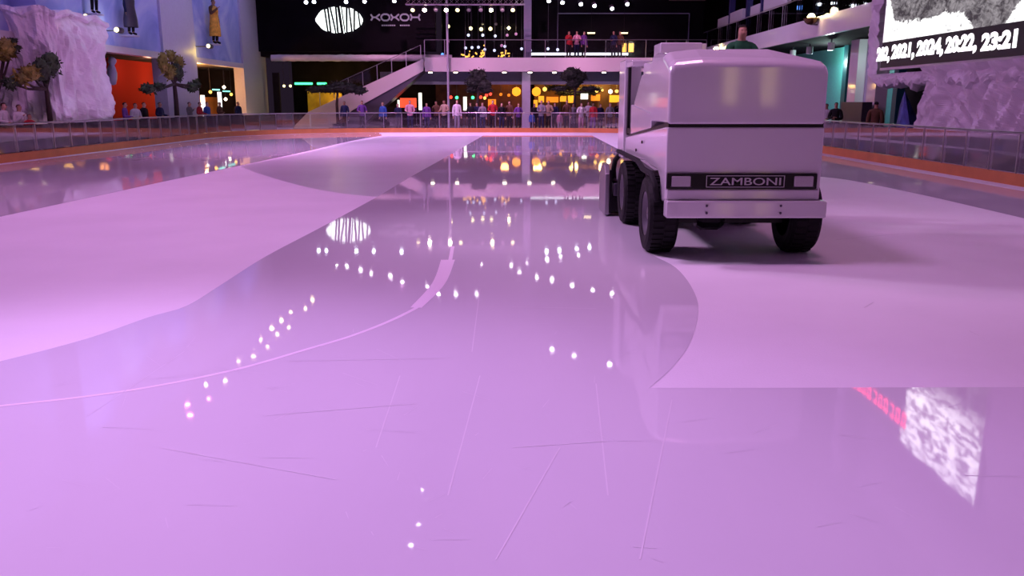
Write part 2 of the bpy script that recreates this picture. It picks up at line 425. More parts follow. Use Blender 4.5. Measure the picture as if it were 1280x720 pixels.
# upper snow tank: outline in (x, z) lofted front to back
tank = MB()
def tank_ring(y, xa, xb, zb, zl, zm, zr):
    r = .05
    return [(xa, y, zb), (xb, y, zb), (xb, y, zr-.06), (xb-.05, y, zr), ((xa+xb)/2+.3, y, zm), (xa+.35, y, zl), (xa+.05, y, zl-.03), (xa, y, zl-.09)]
rings = [tank_ring(9.25, x0, x1, 1.53, 2.20, 2.19, 2.16), tank_ring(9.20, x0+.005, x1-.005, 1.515, 2.15, 2.15, 2.12)][::-1] + \
        [tank_ring(9.33, x0, x1, 1.53, 2.235, 2.225, 2.19), tank_ring(9.62, x0, x1, 1.53, 2.33, 2.33, 2.22), tank_ring(10.4, x0, x1, 1.53, 2.36, 2.37, 2.27)]
vs = [p for r in rings for p in r]; k = 8; fs = [tuple(range(k))[::-1]]
for i in range(len(rings)-1):
    for j in range(k): fs.append((i*k+j, i*k+(j+1)%k, (i+1)*k+(j+1)%k, (i+1)*k+j))
fs.append(tuple((len(rings)-1)*k+j for j in range(k)))
tank.add(vs, fs)
tk = part('snow_tank', tank, M['white_paint'], Z, bevel=.03)
sd = MB()     # tank sides running back, set in from the front shell, with the sloping ledge
sd.prism([(10.38,1.44),(12.15,1.30),(12.15,1.72),(10.38,1.62)], x0+.01, x0+.14, 'x')
part('side_ledge', sd, M['white_paint'], Z, bevel=.015)
sd = MB(); sd.box(x0+.12, x1-.05, 10.38, 11.85, 1.30, 2.28); part('tank_rear_half', sd, M['white_paint'], Z, bevel=.03)
sp = MB(); sp.prism([(10.3,2.2),(11.4,2.1),(12.0,1.75),(12.0,1.68),(10.3,1.6)], x0+.03, x0+.13, 'x'); part('side_panel', sp, M['white_paint'], Z, bevel=.012)
# dark seam
sm = MB(); sm.box(x0+.012, x1-.012, 9.215, 9.5, 1.485, 1.53); sm.prism([(9.4,1.485),(9.4,1.53),(12.2,1.30),(12.2,1.265)], x0+.014, x1-.014, 'x'); part('seam', sm, M['plastic'], Z, label='thin black seam under the tank')
# lower hull
hull = MB(); hull.prism([(9.2,.70),(9.2,1.49),(9.35,1.49),(12.3,1.27),(12.6,1.24),(12.6,1.0),(11.95,.97),(10.75,1.03),(10.3,1.0),(9.75,.99),(9.55,.9),(9.42,.66)], x0, x1, 'x')
hu = part('hull', hull, M['white_paint'], Z, bevel=.02)
hx = MB()
for q in ((1.685,10.9,1.25),(1.685,11.4,1.12)): hx.lathe([(.02,0),(.02,-.015)], q, 'x', 10)
part('latch', hx, M['plastic'], hu)
# front step below the grille, bumper
st = MB(); st.box(x0+.01, x1-.02, 9.16, 9.42, .70, .82); part('front_step', st, M['white_paint'], Z, bevel=.02)
bu = MB(); bu.box(x0-.0, x1+.05, 9.08, 9.26, .51, .70); bp = part('bumper', bu, M['white_paint'], Z, bevel=.02)
for bx in (2.13, 2.94):
    for bz in (.57, .65):
        b_ = MB(); b_.lathe([(.011,0),(.014,-.014),(.008,-.018)], (bx, 9.08, bz), 'y', 10); part('bolt', b_, M['darksteel'], bp)
# grille bar with headlights and lettering
gr = MB(); gr.bevbox(x0+.01, x1-.05, 9.165, 9.25, .825, .99, .008); g_ = part('grille', gr, M['plastic'], Z)
for cx in (1.855, 3.20):
    h_ = MB(); h_.bevbox(cx-.105, cx+.105, 9.145, 9.2, .85, .965, .012); hl = part('headlight', h_, M['head_glass'], g_)
    d_ = MB(); d_.box(cx-.112, cx+.112, 9.150, 9.17, .845, .852); part('bezel', d_, M['darksteel'], hl)
fr = MB()
for (a, b, c, d) in ((2.13,2.99,.965,.972),(2.13,2.99,.842,.849),(2.13,2.137,.842,.972),(2.983,2.99,.842,.972)): fr.box(a, b, 9.155, 9.17, c, d)
part('grille_frame', fr, M['letter'], g_)
tm, tw = text_mesh('ZAMBONI', .115, .004, .0005, 1.0)
sx = .78/tw; xf(tm, lambda v: (2.56+v.x*sx, 9.158-v.z, .907+v.y*1.0)); part('lettering', tm, M['letter'], g_, label='grey lettering on the grille')
# chassis
ch = MB(); ch.box(x0+.2, x1-.2, 9.5, 13.0, .50, .72); ch.box(1.95, 3.2, 9.78, 10.02, .36, .55); ch.lathe([(.16,-.16),(.2,-.1),(.2,.1),(.16,.16)], (2.35, 9.9, .46), 'x', 14)
ch.box(1.95, 3.2, 12.18, 12.42, .36, .55); part('chassis', ch, M['plastic'], Z)
tl = MB(); tl.box(2.05, 2.3, 13.06, 13.10, .62, .70); part('tail_light', tl, M['tail'], Z)
# wheels
def wheel(xa, xb, cy, out, steer=0):
    r = .455; wd = xb-xa; c = ((xa+xb)/2, cy, r)
    w_ = MB(); h = wd/2
    w_.lathe([(r*.58,-h*.9),(r*.80,-h),(r*.93,-h*.92),(r*.985,-h*.7),(r*.985,h*.7),(r*.93,h*.92),(r*.80,h),(r*.58,h*.9)], c, 'x', 36, caps=False)
    for q in range(36):                 # tread blocks
        t = 2*PI*q/36
        for s in (-1, 1):
            a = t + (.045 if s > 0 else -.045)
            cc = Vector((c[0]+s*h*.38, c[1]+math.cos(a)*r*.985, c[2]+math.sin(a)*r*.985))
            e1 = Vector((0,-math.sin(a),math.cos(a)))*.024; e2 = Vector((0,math.cos(a),math.sin(a)))*.012; e0 = Vector((h*.34,0,0))
            vs = [cc + i*e0 + j*e1 + k*e2 for k in (-1,1) for (i,j) in ((-1,-1),(1,-1),(1,1),(-1,1))]
            w_.add(vs, [(0,3,2,1),(4,5,6,7),(0,1,5,4),(1,2,6,5),(2,3,7,6),(3,0,4,7)])
    wo = part('wheel', w_, M['rubber'], Z)
    rm = MB(); s = out
    rm.lathe([(r*.60, s*h*.85),(r*.54, s*h*.85),(r*.48, s*h*.45),(r*.2, s*h*.40),(r*.16, s*h*.7),(r*.0+.01, s*h*.72)], c, 'x', 24, caps=False)
    ri = part('rim', rm, M['rim'], wo, smooth=True)
    lb = MB()
    for q in range(6):
        t = 2*PI*q/6; lb.lathe([(.016,0),(.016,s*.03),(.008,s*.035)], (c[0]+s*h*.40, c[1]+math.cos(t)*r*.32, c[2]+math.sin(t)*r*.32), 'x', 6)
    part('lug_nuts', lb, M['darksteel'], wo)
wheel(1.57, 1.93, 9.92, -1); wheel(3.22, 3.58, 9.92, 1); wheel(1.60, 1.92, 12.3, -1); wheel(3.24, 3.56, 12.3, 1)
# fender bar, black
fd = MB(); fd.tube([(1.63,12.9,1.02),(1.61,12.4,1.03),(1.60,11.6,1.03),(1.60,10.7,1.03),(1.60,10.25,.96),(1.60,9.62,.95),(1.62,9.45,.84),(1.64,9.40,.66)], .035, 8)
part('fender_bar', fd, M['rubber'], Z, smooth=True)
# rear tower, controls, seat
rt = MB(); rt.box(1.66, 1.90, 12.62, 13.25, .92, 2.36); part('rear_side_panel', rt, M['white_paint'], Z, bevel=.02)
rt = MB(); rt.box(1.82, 3.38, 12.72, 13.2, .95, 1.75); part('rear_body', rt, M['white_paint'], Z, bevel=.03)
ps = MB(); ps.box(1.70, 1.74, 12.50, 12.58, 1.28, 2.30); ps.box(1.70,1.86,12.1,12.60,1.30,1.38); part('side_post', ps, M['plastic'], Z)
tp = MB(); tp.box(1.68, 1.95, 12.0, 12.9, 2.24, 2.32); part('top_rail_cap', tp, M['white_paint'], Z, bevel=.015)
lb = MB(); lb.box(1.93, 2.48, 11.25, 11.75, 2.30, 2.51); part('lid_box', lb, M['white_paint'], Z, bevel=.02)
lb = MB(); lb.box(2.60, 2.75, 12.2, 12.4, 2.2, 2.56); part('control_box', lb, M['white_paint'], Z, bevel=.015)
sw = MB(); sw.box(2.9, 3.36, 12.45, 12.95, 1.72, 1.82); sw.box(2.9, 3.36, 12.93, 13.03, 1.78, 2.2); part('driver_seat', sw, M['plastic'], Z, bevel=.03)
c = Vector((3.12, 12.13, 2.12)); wh = MB()
wh.tube([c + Vector((.17*math.cos(t), .10*math.sin(t), .14*math.sin(t))) for t in [2*PI*k/20 for k in range(21)]], .016, 6, cap=False)
wh.tube([c + Vector((-.17,0,0)), c + Vector((.17,0,0))], .012, 6); wh.tube([c, c + Vector((0,-.12,-.3))], .022, 6)
part('steering_wheel', wh, M['plastic'], Z, smooth=True)
# conditioner sled at the rear
cn = MB(); cn.box(1.50, 3.5, 13.02, 13.75, .07, .32); cs = part('conditioner', cn, M['plastic'], Z, bevel=.02)
cn = MB(); cn.box(1.58, 1.86, 12.98, 13.4, .32, .52); part('conditioner_housing', cn, M['darksteel'], cs, bevel=.02)
gp = MB(); gp.prism([(12.98,.03),(13.85,.03),(13.85,.62),(13.55,.80),(13.15,.80),(12.98,.66)], 1.45, 1.52, 'x'); part('guard_plate', gp, M['steel'], cs, label='grey metal guard plate', bevel=.01)
gp = MB(); gp.box(1.52, 1.56, 13.0, 13.1, .05, .72); part('guard_rib', gp, M['plastic'], cs)
tw_ = MB(); tw_.box(1.55, 3.45, 13.75, 13.95, .01, .06); part('towel', tw_, M['rim'], cs)
hs = MB(); hs.tube([(1.62,13.2,.45),(1.60,13.2,.72),(1.62,13.18,.86),(1.68,13.12,.95),(1.78,13.0,.99),(1.9,12.85,1.0)], .04, 10)
part('hose', hs, M['rubber'], Z, smooth=True)
hs = MB(); hs.tube([(1.60,13.15,.56),(1.75,13.0,.50),(1.95,12.9,.50)], .03, 8); part('lift_arm', hs, M['darksteel'], Z, smooth=True)

# ------------------------------------------------------------------ people
def cloth(name, c): return mat(name, c, .85, spec=.2, var=.12, vscale=12)
SK = [cloth('skin_light', (.62,.38,.28)), cloth('skin_mid', (.5,.29,.2)), cloth('skin_tan', (.36,.20,.13))]
HR = [cloth('hair_black', (.015,.012,.012)), cloth('hair_brown', (.06,.03,.02)), cloth('hair_fair', (.28,.18,.08))]
CL = {'dark navy': (.02,.025,.07), 'black': (.012,.012,.014), 'white': (.7,.68,.68), 'pale pink': (.65,.34,.42), 'red': (.45,.03,.04), 'grey': (.22,.22,.24), 'pale grey': (.5,.5,.52),
      'blue': (.05,.12,.42), 'purple': (.16,.06,.28), 'green': (.02,.12,.05), 'beige': (.42,.32,.22), 'brown': (.12,.06,.035), 'orange': (.6,.2,.04), 'teal': (.03,.2,.2)}
CM = {k: cloth('cloth_'+k.replace(' ', '_'), v) for k, v in CL.items()}
EYE = mat('dark_eye', (.02,.015,.012), .2)

def body_mesh(J, bones, hands, name):
    """J: joint -> (co, rx, ry); bones: edges. Skin modifier on the skeleton, evaluated to a mesh; returns mesh + bone tags"""
    names = list(J); idx = {n_: i for i, n_ in enumerate(names)}
    me = bpy.data.meshes.new(name); me.from_pydata([J[n_][0] for n_ in names], [(idx[a], idx[b]) for a, b in bones], [])
    ob = bpy.data.objects.new(name, me); COL.objects.link(ob)
    md = ob.modifiers.new('skin', 'SKIN'); md.use_smooth_shade = True; md.branch_smoothing = .3
    if not me.skin_vertices: me.attributes  # layer is created by the modifier below
    if not me.skin_vertices:
        bm = bmesh.new(); bm.from_mesh(me); bm.verts.layers.skin.verify(); bm.to_mesh(me); bm.free()
    for i, n_ in enumerate(names):
        sv = me.skin_vertices[0].data[i]; sv.radius = (J[n_][1], J[n_][2]); sv.use_root = (n_ == 'pelvis')
    ss = ob.modifiers.new('sub', 'SUBSURF'); ss.levels = ss.render_levels = 1
    dg = bpy.context.evaluated_depsgraph_get(); out = bpy.data.meshes.new_from_object(ob.evaluated_get(dg)); out.name = name
    bpy.data.objects.remove(ob)
    for p in out.polygons: p.use_smooth = True
    return out
def person_parts(root, arms, seated=False):
    """builds the person standing at the origin, facing -Y, as children of root"""
    J = {}; Bn = []
    def j(n_, co, rx, ry=None, par=None):
        J[n_] = (Vector(co), rx, ry or rx)
        if par: Bn.append((par, n_))
    j('pelvis', (0,0,.94), .135, .11)
    j('waist', (0,0,1.10), .125, .095, 'pelvis'); j('chest', (0,.0,1.28), .155, .11, 'waist'); j('yoke', (0,.012,1.42), .10, .075, 'chest')
    j('neck', (0,.005,1.50), .05, .052, 'yoke'); j('jaw', (0,-.02,1.565), .062, .074, 'neck'); j('brow', (0,-.008,1.64), .074, .092, 'jaw'); j('crown', (0,.004,1.705), .052, .064, 'brow')
    j('nose', (0,-.118,1.605), .013, .015, 'jaw')
    seg = {}
    for s, sd_ in ((-1,'r'), (1,'l')):
        j('shoulder'+sd_, (s*.165,.012,1.40), .062, .06, 'yoke')
        el, wr, dirh = arms[0 if s < 0 else 1]
        el = Vector((s*el[0], el[1], el[2])); wr = Vector((s*wr[0], wr[1], wr[2])); dh = Vector((s*dirh[0], dirh[1], dirh[2])).normalized()
        j('elbow'+sd_, el, .045, .045, 'shoulder'+sd_); j('wrist'+sd_, wr, .026, .03, 'elbow'+sd_)
        side = dh.cross(Vector((0,0,1)) if abs(dh.z) < .8 else Vector((0,1,0))).normalized(); nrm = side.cross(dh).normalized()
        j('palm'+sd_, wr + dh*.07, .030, .020, 'wrist'+sd_)
        for q, ln in enumerate((.070,.080,.074,.058)):
            o = wr + dh*.085 + side*(.030 - .020*q)
            j('f%d%s' % (q, sd_), o, .009, .009, 'palm'+sd_); j('g%d%s' % (q, sd_), o + dh*ln*.55 - nrm*.006, .0085, .0085, 'f%d%s' % (q, sd_)); j('h%d%s' % (q, sd_), o + dh*ln*.9 - nrm*.026, .007, .007, 'g%d%s' % (q, sd_))
        j('t0'+sd_, wr + dh*.035 + side*.035, .011, .011, 'palm'+sd_); j('t1'+sd_, wr + dh*.075 + side*.055 - nrm*.01, .009, .009, 't0'+sd_)
        if seated:
            j('hip'+sd_, (s*.095,-.03,.90), .095, .095, 'pelvis'); j('knee'+sd_, (s*.14,-.42,.93), .065, .065, 'hip'+sd_); j('ankle'+sd_, (s*.14,-.48,.50), .043, .043, 'knee'+sd_); j('toe'+sd_, (s*.15,-.64,.45), .036, .03, 'ankle'+sd_)
        else:
            j('hip'+sd_, (s*.09,0,.86), .092, .092, 'pelvis'); j('knee'+sd_, (s*.10,-.015,.49), .060, .060, 'hip'+sd_); j('ankle'+sd_, (s*.105,.025,.085), .042, .045, 'knee'+sd_); j('toe'+sd_, (s*.125,-.13,.035), .040, .032, 'ankle'+sd_)
    me = body_mesh(J, Bn, True, 'body')
    me.materials.clear(); me.materials.append(SK[0])
    body = bpy.data.objects.new('body', me); COL.objects.link(body); body.parent = root
    # classify vertices by the nearest bone
    segs = []
    for a, b in Bn:
        def kind(n_):
            if n_[:4] in ('palm',) or n_[0] in 'fght' and n_[1].isdigit(): return 'hand'
            if n_.startswith('ankle') or n_.startswith('toe'): return 'foot'
            if n_.startswith('knee') or n_.startswith('hip'): return 'leg'
            if n_ in ('neck','jaw','brow','crown','nose'): return 'head'
            return 'top'
        kb = kind(b)
        if b.startswith('ankle'): kb = 'leg'
        segs.append((J[a][0], J[b][0], kb, max(J[a][1], J[b][1])))
    def cls(p):
        best = None
        for a, b, k_, r in segs:
            ab = b - a; t = max(0, min(1, (p-a).dot(ab)/max(ab.length_squared, 1e-9))); d = (p - a - ab*t).length - r*.6
            if best is None or d < best[0]: best = (d, k_)
        return best[1]
    kind_v = [cls(v.co) for v in me.vertices]
    if not seated:
        for i, v in enumerate(me.vertices):
            if v.co.z < .11: kind_v[i] = 'foot'
    def shell(name, test, off, m):
        keep = [test(i, v.co) for i, v in enumerate(me.vertices)]
        mb = MB(); mp = {}
        for p in me.polygons:
            if all(keep[i] for i in p.vertices):
                f = []
                for i in p.vertices:
                    if i not in mp:
                        mp[i] = len(mb.v); v = me.vertices[i]; mb.v.append(v.co + v.normal*off)
                    f.append(mp[i])
                mb.f.append(f); mb.m.append(0); mb.smooth.append(True)
        return part(name, mb, m, root, smooth=True, fix=False)
    shell('jacket', lambda i, c: kind_v[i] == 'top' or (kind_v[i] == 'leg' and c.z > .84 and not seated), .018, CM['black'])
    shell('trousers', lambda i, c: kind_v[i] == 'leg' or (kind_v[i] == 'top' and c.z < 1.0), .010, CM['black'])
    shell('shoes', lambda i, c: kind_v[i] == 'foot', .008, CM['black'])
    shell('hair', lambda i, c: kind_v[i] == 'head' and ((c.z > 1.60 and c.y > -.02) or c.z > 1.672) and c.z > 1.53, .014, HR[0])
    em = MB()
    for s in (-1, 1): em.sphere((s*.030, -.096, 1.632), .010, 1)
    part('eyes', em, EYE, root, smooth=True)
    return root
def colourise(root, skin, hair, coat, trs, shoes='black'):
    for ch in CH_OF.get(root.name, []):
        m = {'body': skin, 'hair': hair, 'jacket': CM[coat], 'trousers': CM[trs], 'shoes': CM[shoes], 'eyes': EYE}[ch.data.name.split('.')[0]]
        ch.material_slots[0].link = 'OBJECT'; ch.material_slots[0].material = m
RAILP = [((.25,.02,1.16), (.20,-.22,1.12), (-.1,-1,-.15))]*2
DOWN = [((.215,.03,1.12), (.225,-.03,.86), (.0,-.15,-1))]*2
PHONE = [((.22,-.03,1.14), (.10,-.25,1.34), (-.5,-.4,.6)), ((.215,.03,1.12), (.225,-.03,.86), (0,-.15,-1))]
FOLD = [((.24,.0,1.15), (.05,-.20,1.16), (-1,.0,.1)), ((.24,.0,1.12), (.04,-.17,1.10), (-1,.0,.1))]
protos = []
for ar in (RAILP, DOWN, PHONE, FOLD):
    r = bpy.data.objects.new('person', None); COL.objects.link(r); r.empty_display_size = .2
    person_parts(r, ar); protos.append(r)
drv = bpy.data.objects.new('person', None); COL.objects.link(drv)
person_parts(drv, [((.25,-.12,1.16), (.15,-.36,1.17), (-.2,-1,.1))]*2, seated=True)
index_children()
used = [False]*4
def person(x, y, z, rot, pose, label, coat, trs, skin=0, hair=0, scale=1.0, group=None):
    p = protos[pose]
    o = p if not used[pose] else copy_tree(p)
    used[pose] = True
    if o is not p: index_children()
    o.location = (x, y, z); o.rotation_euler = (0, 0, rot); o.scale = (scale,)*3
    colourise(o, SK[skin], HR[hair], coat, trs)
    return tag(o, label, 'person', group)
drv.location = (3.33, 12.55, 2.75-1.62); drv.rotation_euler = (0, 0, 0)
colourise(drv, SK[1], HR[0], 'green', 'black')
tag(drv, 'person in a green jacket sitting at the wheel of the white machine', 'person')

GF = 'spectators behind the far rail'
back = [ # px x, Y, pose, coat, trousers, section
 (430, 50.2, 1, 'dark navy', 'black', 'a'), (452, 50.0, 0, 'purple', 'black', 'a'), (478, 50.6, 1, 'blue', 'black', 'a'),
 (497, 49.9, 3, 'dark navy', 'black', 'a'), (512, 50.0, 0, 'pale pink', 'dark navy', 'a'), (533, 50.4, 1, 'purple', 'dark navy', 'a'), (545, 51.0, 2, 'brown', 'black', 'a'), (555, 50.1, 0, 'beige', 'black', 'a'),
 (571, 49.6, 1, 'white', 'grey', 'b'), (588, 50.6, 1, 'black', 'black', 'b'), (596, 50.9, 3, 'dark navy', 'black', 'b'), (603, 50.0, 2, 'grey', 'dark navy', 'b'), (616, 50.5, 0, 'red', 'black', 'b'), (627, 50.0, 1, 'black', 'dark navy', 'b'), (637, 50.6, 2, 'brown', 'black', 'b'), (648, 50.1, 0, 'purple', 'black', 'b'),
 (668, 50.2, 1, 'black', 'black', 'c'), (677, 49.8, 3, 'grey', 'dark navy', 'c'), (686, 50.5, 0, 'beige', 'black', 'c'), (694, 50.9, 1, 'dark navy', 'black', 'c'), (709, 50.3, 2, 'brown', 'black', 'c'), (717, 51.0, 0, 'grey', 'black', 'c'), (727, 49.9, 0, 'white', 'pale pink', 'c'), (736, 50.6, 3, 'pale grey', 'black', 'c'), (742, 49.8, 1, 'red', 'purple', 'c'), (751, 50.5, 1, 'dark navy', 'black', 'c'), (763, 50.2, 0, 'grey', 'black', 'c'), (773, 50.7, 2, 'black', 'dark navy', 'c'), (785, 50.3, 1, 'purple', 'black', 'c')]
SEC = {'a': 'below the stairs', 'b': 'between pole and pillar', 'c': 'right of the blue pillar'}
cnt = {}
for i, (px, Y, po, coat, trs, s) in enumerate(back):
    cnt[s] = cnt.get(s, 0) + 1
    person(col_x(px, Y), Y, 0, random.uniform(-.5, .5), po, 'person in %s coat by far rail %s, %s from left' % (coat, SEC[s], ORD[cnt[s]-1]), coat, trs, random.choice((0,0,1,2)), random.choice((0,0,1,2)), random.uniform(.93, 1.06), GF)
for (px, Y, coat, trs, lb_) in ((700, 49.2, 'pale pink', 'pale grey', 'child in pale pink standing against the far rail right of the blue pillar'),
                          (665, 49.3, 'blue', 'dark navy', 'child in blue standing against the far rail just right of the blue pillar')):
    o = person(col_x(px, Y), Y, 0, .1, 1, lb_, coat, trs, 0, 2, .66, GF)
for px, Y, coat, trs, po, lb_ in ((721, 56.2, 'pale pink', 'dark navy', 0, 'person in pale pink at the upper balcony railing, beside one in purple'), (730, 56.4, 'purple', 'black', 1, 'person in purple at the upper balcony railing left of two golden signs'),
                             (767, 56.2, 'dark navy', 'black', 3, 'person in dark navy at the upper balcony railing under the yellow window lamp'), (775, 56.4, 'brown', 'black', 1, 'person in brown on the upper balcony next to the golden signs'), (711, 56.3, 'red', 'black', 2, 'person in red on the upper balcony, leftmost of those at the railing')):
    person(col_x(px, Y, 5.5), Y, 4.46, random.uniform(-.6, .6), po, lb_, coat, trs, random.choice((0,1)), random.choice((0,1)), 1.0, 'people on the upper balcony')
GL = 'spectators behind the left rail'
for px, X, coat, trs, po, sc, lb_ in ((3, -15.6, 'white', 'grey', 0, 1, 'person in a white coat behind left rail, at the far left edge'), (22, -15.35, 'white', 'black', 2, .97, 'person in a white coat behind left rail next to the ice pillar'), (34, -15.1, 'red', 'black', 1, .8, 'child in a red coat behind left rail in front of the ice pillar'),
                             (155, -15.5, 'purple', 'black', 0, 1, 'person in purple coat behind left rail before the red wall'), (168, -15.4, 'pale grey', 'black', 3, .98, 'person in pale grey coat behind left rail before the red wall'), (179, -15.6, 'black', 'black', 1, 1, 'person in black coat behind left rail right of the pale grey coat'),
                             (199, -15.5, 'dark navy', 'black', 0, 1, 'person in dark navy coat behind left rail, left of the tall tree'), (236, -15.8, 'grey', 'black', 2, 1, 'person in grey coat behind left rail by the second column'), (249, -15.5, 'red', 'dark navy', 0, 1, 'person in red coat behind left rail before the orange doorway'), (258, -15.6, 'blue', 'black', 1, 1, 'person in blue coat behind left rail before the orange doorway'),
                             (274, -15.7, 'brown', 'black', 3, 1, 'person in brown coat behind left rail inside the orange glow'), (297, -15.6, 'dark navy', 'black', 1, 1, 'person in dark navy coat behind left rail at the doorway end')):
    d = ray(px, 126); t = X/d.x
    person(X, d.y*t, 0, PI/2 + random.uniform(-.5, .3), po, lb_, coat, trs, random.choice((0,1)), random.choice((0,1)), sc, GL)
for px, X, coat, po, sc, rot, lb_ in ((1096, 11.9, 'brown', 1, 1.02, 2.6, 'person in brown with dark hair standing behind right rail by white column'), (1046, 12.2, 'black', 3, 1.0, -.6, 'person in black coat behind right rail before the turquoise wall'), (1034, 12.4, 'pale grey', 0, .97, -.9, 'person in pale grey behind right rail, beside the white machine')):
    d = ray(px, 126); t = X/d.x
    person(X, d.y*t, 0, rot, po, lb_, coat, 'black', 1, 0, sc, 'spectators behind the right rail')

# ------------------------------------------------------------------ left facade
WX = -16.6; LZ = 3.72
def wy(px): d = ray(px, 126); return d.y * WX / d.x      # Y of the wall plane at that pixel column
yA, yB, yC, yD, yE, yF_ = wy(128), wy(207), wy(247), wy(305), wy(333), wy(335)
wl = MB(); wl.box(WX-.4, WX, 10, 57, LZ+.28, 12.5)
struct('wall_left', wl, M['mural'], label='blue mural wall above the doorways')
tr = MB(); tr.box(WX-.5, WX+.10, 10, yE, LZ, LZ+.28); struct('trim_1', tr, M['fascia'])
def column(y0, y1, lab, m=M['pillar'], xx=.12):
    c = MB(); c.box(WX-.5, WX+xx, y0, y1, 0, 12.4); solo('column', c, m, lab, 'column', 'columns of the left facade')
column(yB, yC, 'wide pale blue column between the red and the orange doorway')
column(yD, yE, 'pale column at the right end of the blue mural wall')
column(17.5, 18.6, 'pale blue column standing left of the picture edge')
iw = MB(); iw.box(-24.2, -24, 10, 57, 0, LZ); struct('wall_left_inner', iw, M['nearblack'])
ic = MB(); ic.box(-24.2, WX-.4, 10, 57, LZ, LZ+.15); struct('ceiling_left', ic, M['nearblack'])
rw = MB(); rw.box(WX-2.6, WX-2.3, 40.3, 47.6, 0, LZ); struct('wall_left_red', rw, M['red_wall'])
ow = MB(); ow.box(WX-3.2, WX-3.0, 48.5, 66, 0, 2.0); struct('wall_left_glow', ow, M['glow_wall'])  # wall colour stands in for the orange glow low in the doorway
ow = MB(); ow.box(-24.2, WX-.4, 57, 57.3, 0, LZ); struct('wall_left_end', ow, M['nearblack'])
def hanging(px, py, X, r, m, label, cat='lamp', top=LZ, group=None):
    p = at_x(px, py, X); t = thing('pendant_lamp', label, cat, p, group)
    b = MB(); b.sphere(p, r, 2); part('globe', b, m, t, smooth=True)
    b = MB(); b.tube([p + Vector((0,0,r*.9)), (p.x, p.y, top)], .012, 6); part('cord', b, M['darksteel'], t)
for px, py, m, lb_ in ((263,115,M['warm_bulb'],'round warm pendant lamp, leftmost inside the orange doorway'), (280,109,M['down_warm'],'small white pendant lamp highest inside the orange doorway'), (289,118,M['warm_bulb'],'warm pendant lamp second from right in orange doorway'), (282,124,M['down_warm'],'pale pendant lamp lowest inside the orange doorway')):
    hanging(px, py, -18.2, .10, m, lb_, group='pendant lamps in the left doorway')
for x_, xb, yy, m, lb_ in ((266,274,112,M['teal_led'],'teal light strip nearest the column in the orange doorway'), (279,287,114,M['teal_led'],'teal light strip in the middle of the orange doorway'), (293,301,114,M['teal_led'],'teal light strip at the right in the orange doorway')):
    a = at_x(x_, yy, -18.6); b = at_x(xb, yy, -18.6); q = MB(); q.box(-18.64, -18.56, a.y, b.y, a.z-.04, a.z+.04); s_ = solo('ceiling_light_strip', q, m, lb_, 'light strip', 'teal light strips')
for x_, ya, yb, lb_ in ((253,119,131,'narrow white lit panel just right of the wide column'), (274,115,133,'narrow blue-white lit panel inside the orange doorway')):
    a = at_x(x_, ya, -18.4); b = at_x(x_, yb, -18.4); q = MB(); q.box(-18.44, -18.36, a.y-.25, a.y+.25, 0.0, a.z); q2 = solo('light_box', q, M['led'], lb_, 'light panel')
# pale hanging bird-like ornament in the first doorway
p = at_x(140, 92, -17.4); b = MB(); b.sphere(p, .30, 2, (.7, .7, 1.6)); b.sphere(p + Vector((.1,-.1,.5)), .17, 2)
for v in b.v: v += Vector((0, 0, 0)) + (v-p)*noise.noise(v*3)*.3
t = thing('hanging_ornament', 'pale blue hanging ornament in the dark doorway beside the ice pillar', 'ornament', p)
part('body', b, mat('pale_blue_ornament', (.6,.7,.85), .5), t, smooth=True)
b = MB(); b.tube([p+Vector((0,0,.55)), (p.x,p.y,LZ)], .012, 6); part('cord', b, M['darksteel'], t)
# figures on the wall with their lamps
def wall_figure(px, pyfoot, proto_i, scale, label, coat, trs, lamp_px, lamp_label, cm=None):
    p = at_x(px, pyfoot, WX+.42)
    o = copy_tree(protos[proto_i]); index_children(); o.name = 'statue'; o.location = p; o.rotation_euler = (0,0,PI/2-.35); o.scale = (scale,)*3
    colourise(o, SK[1], HR[1], coat, trs); tag(o, label, 'statue', None)
    b = MB(); b.box(WX, WX+.62, p.y-.3, p.y+.3, p.z-.06, p.z); pl = solo('wall_bracket', b, M['pillar'], 'small pale ledge carrying the ' + label.split(' standing')[0], 'ledge')
    q = at_x(*lamp_px, WX+.8); t = thing('wall_spotlight', lamp_label, 'spotlight', q)
    b = MB(); b.lathe([(.10,-.3),(.12,-.25),(.12,.12),(.09,.16)], q, 'y', 14); part('housing', b, M['darksteel'], t, smooth=True)
    b = MB(); b.lathe([(.10,-.31),(.02,-.33)], q, 'y', 14); part('lens', b, M['lamp_soft_yellow'], t)
    b = MB(); b.tube([(WX, q.y+.1, q.z), (q.x, q.y+.1, q.z)], .03, 6); part('arm', b, M['darksteel'], t)
    return q
q1 = wall_figure(165, 44, 1, 1.08, 'grey robed statue standing on the blue mural wall', 'grey', 'grey', (150,38), 'dark spotlight fixed beside the grey robed statue')
q2 = wall_figure(270, 55, 2, 1.35, 'golden robed statue standing on the blue mural wall', 'orange', 'beige', (263,58), 'dark spotlight fixed below the golden robed statue')
q3 = wall_figure(119, 17, 3, 1.0, 'bronze statue standing on the wall above the ice pillar', 'beige', 'brown', (112,22), 'dark spotlight beside the bronze statue over the ice pillar')
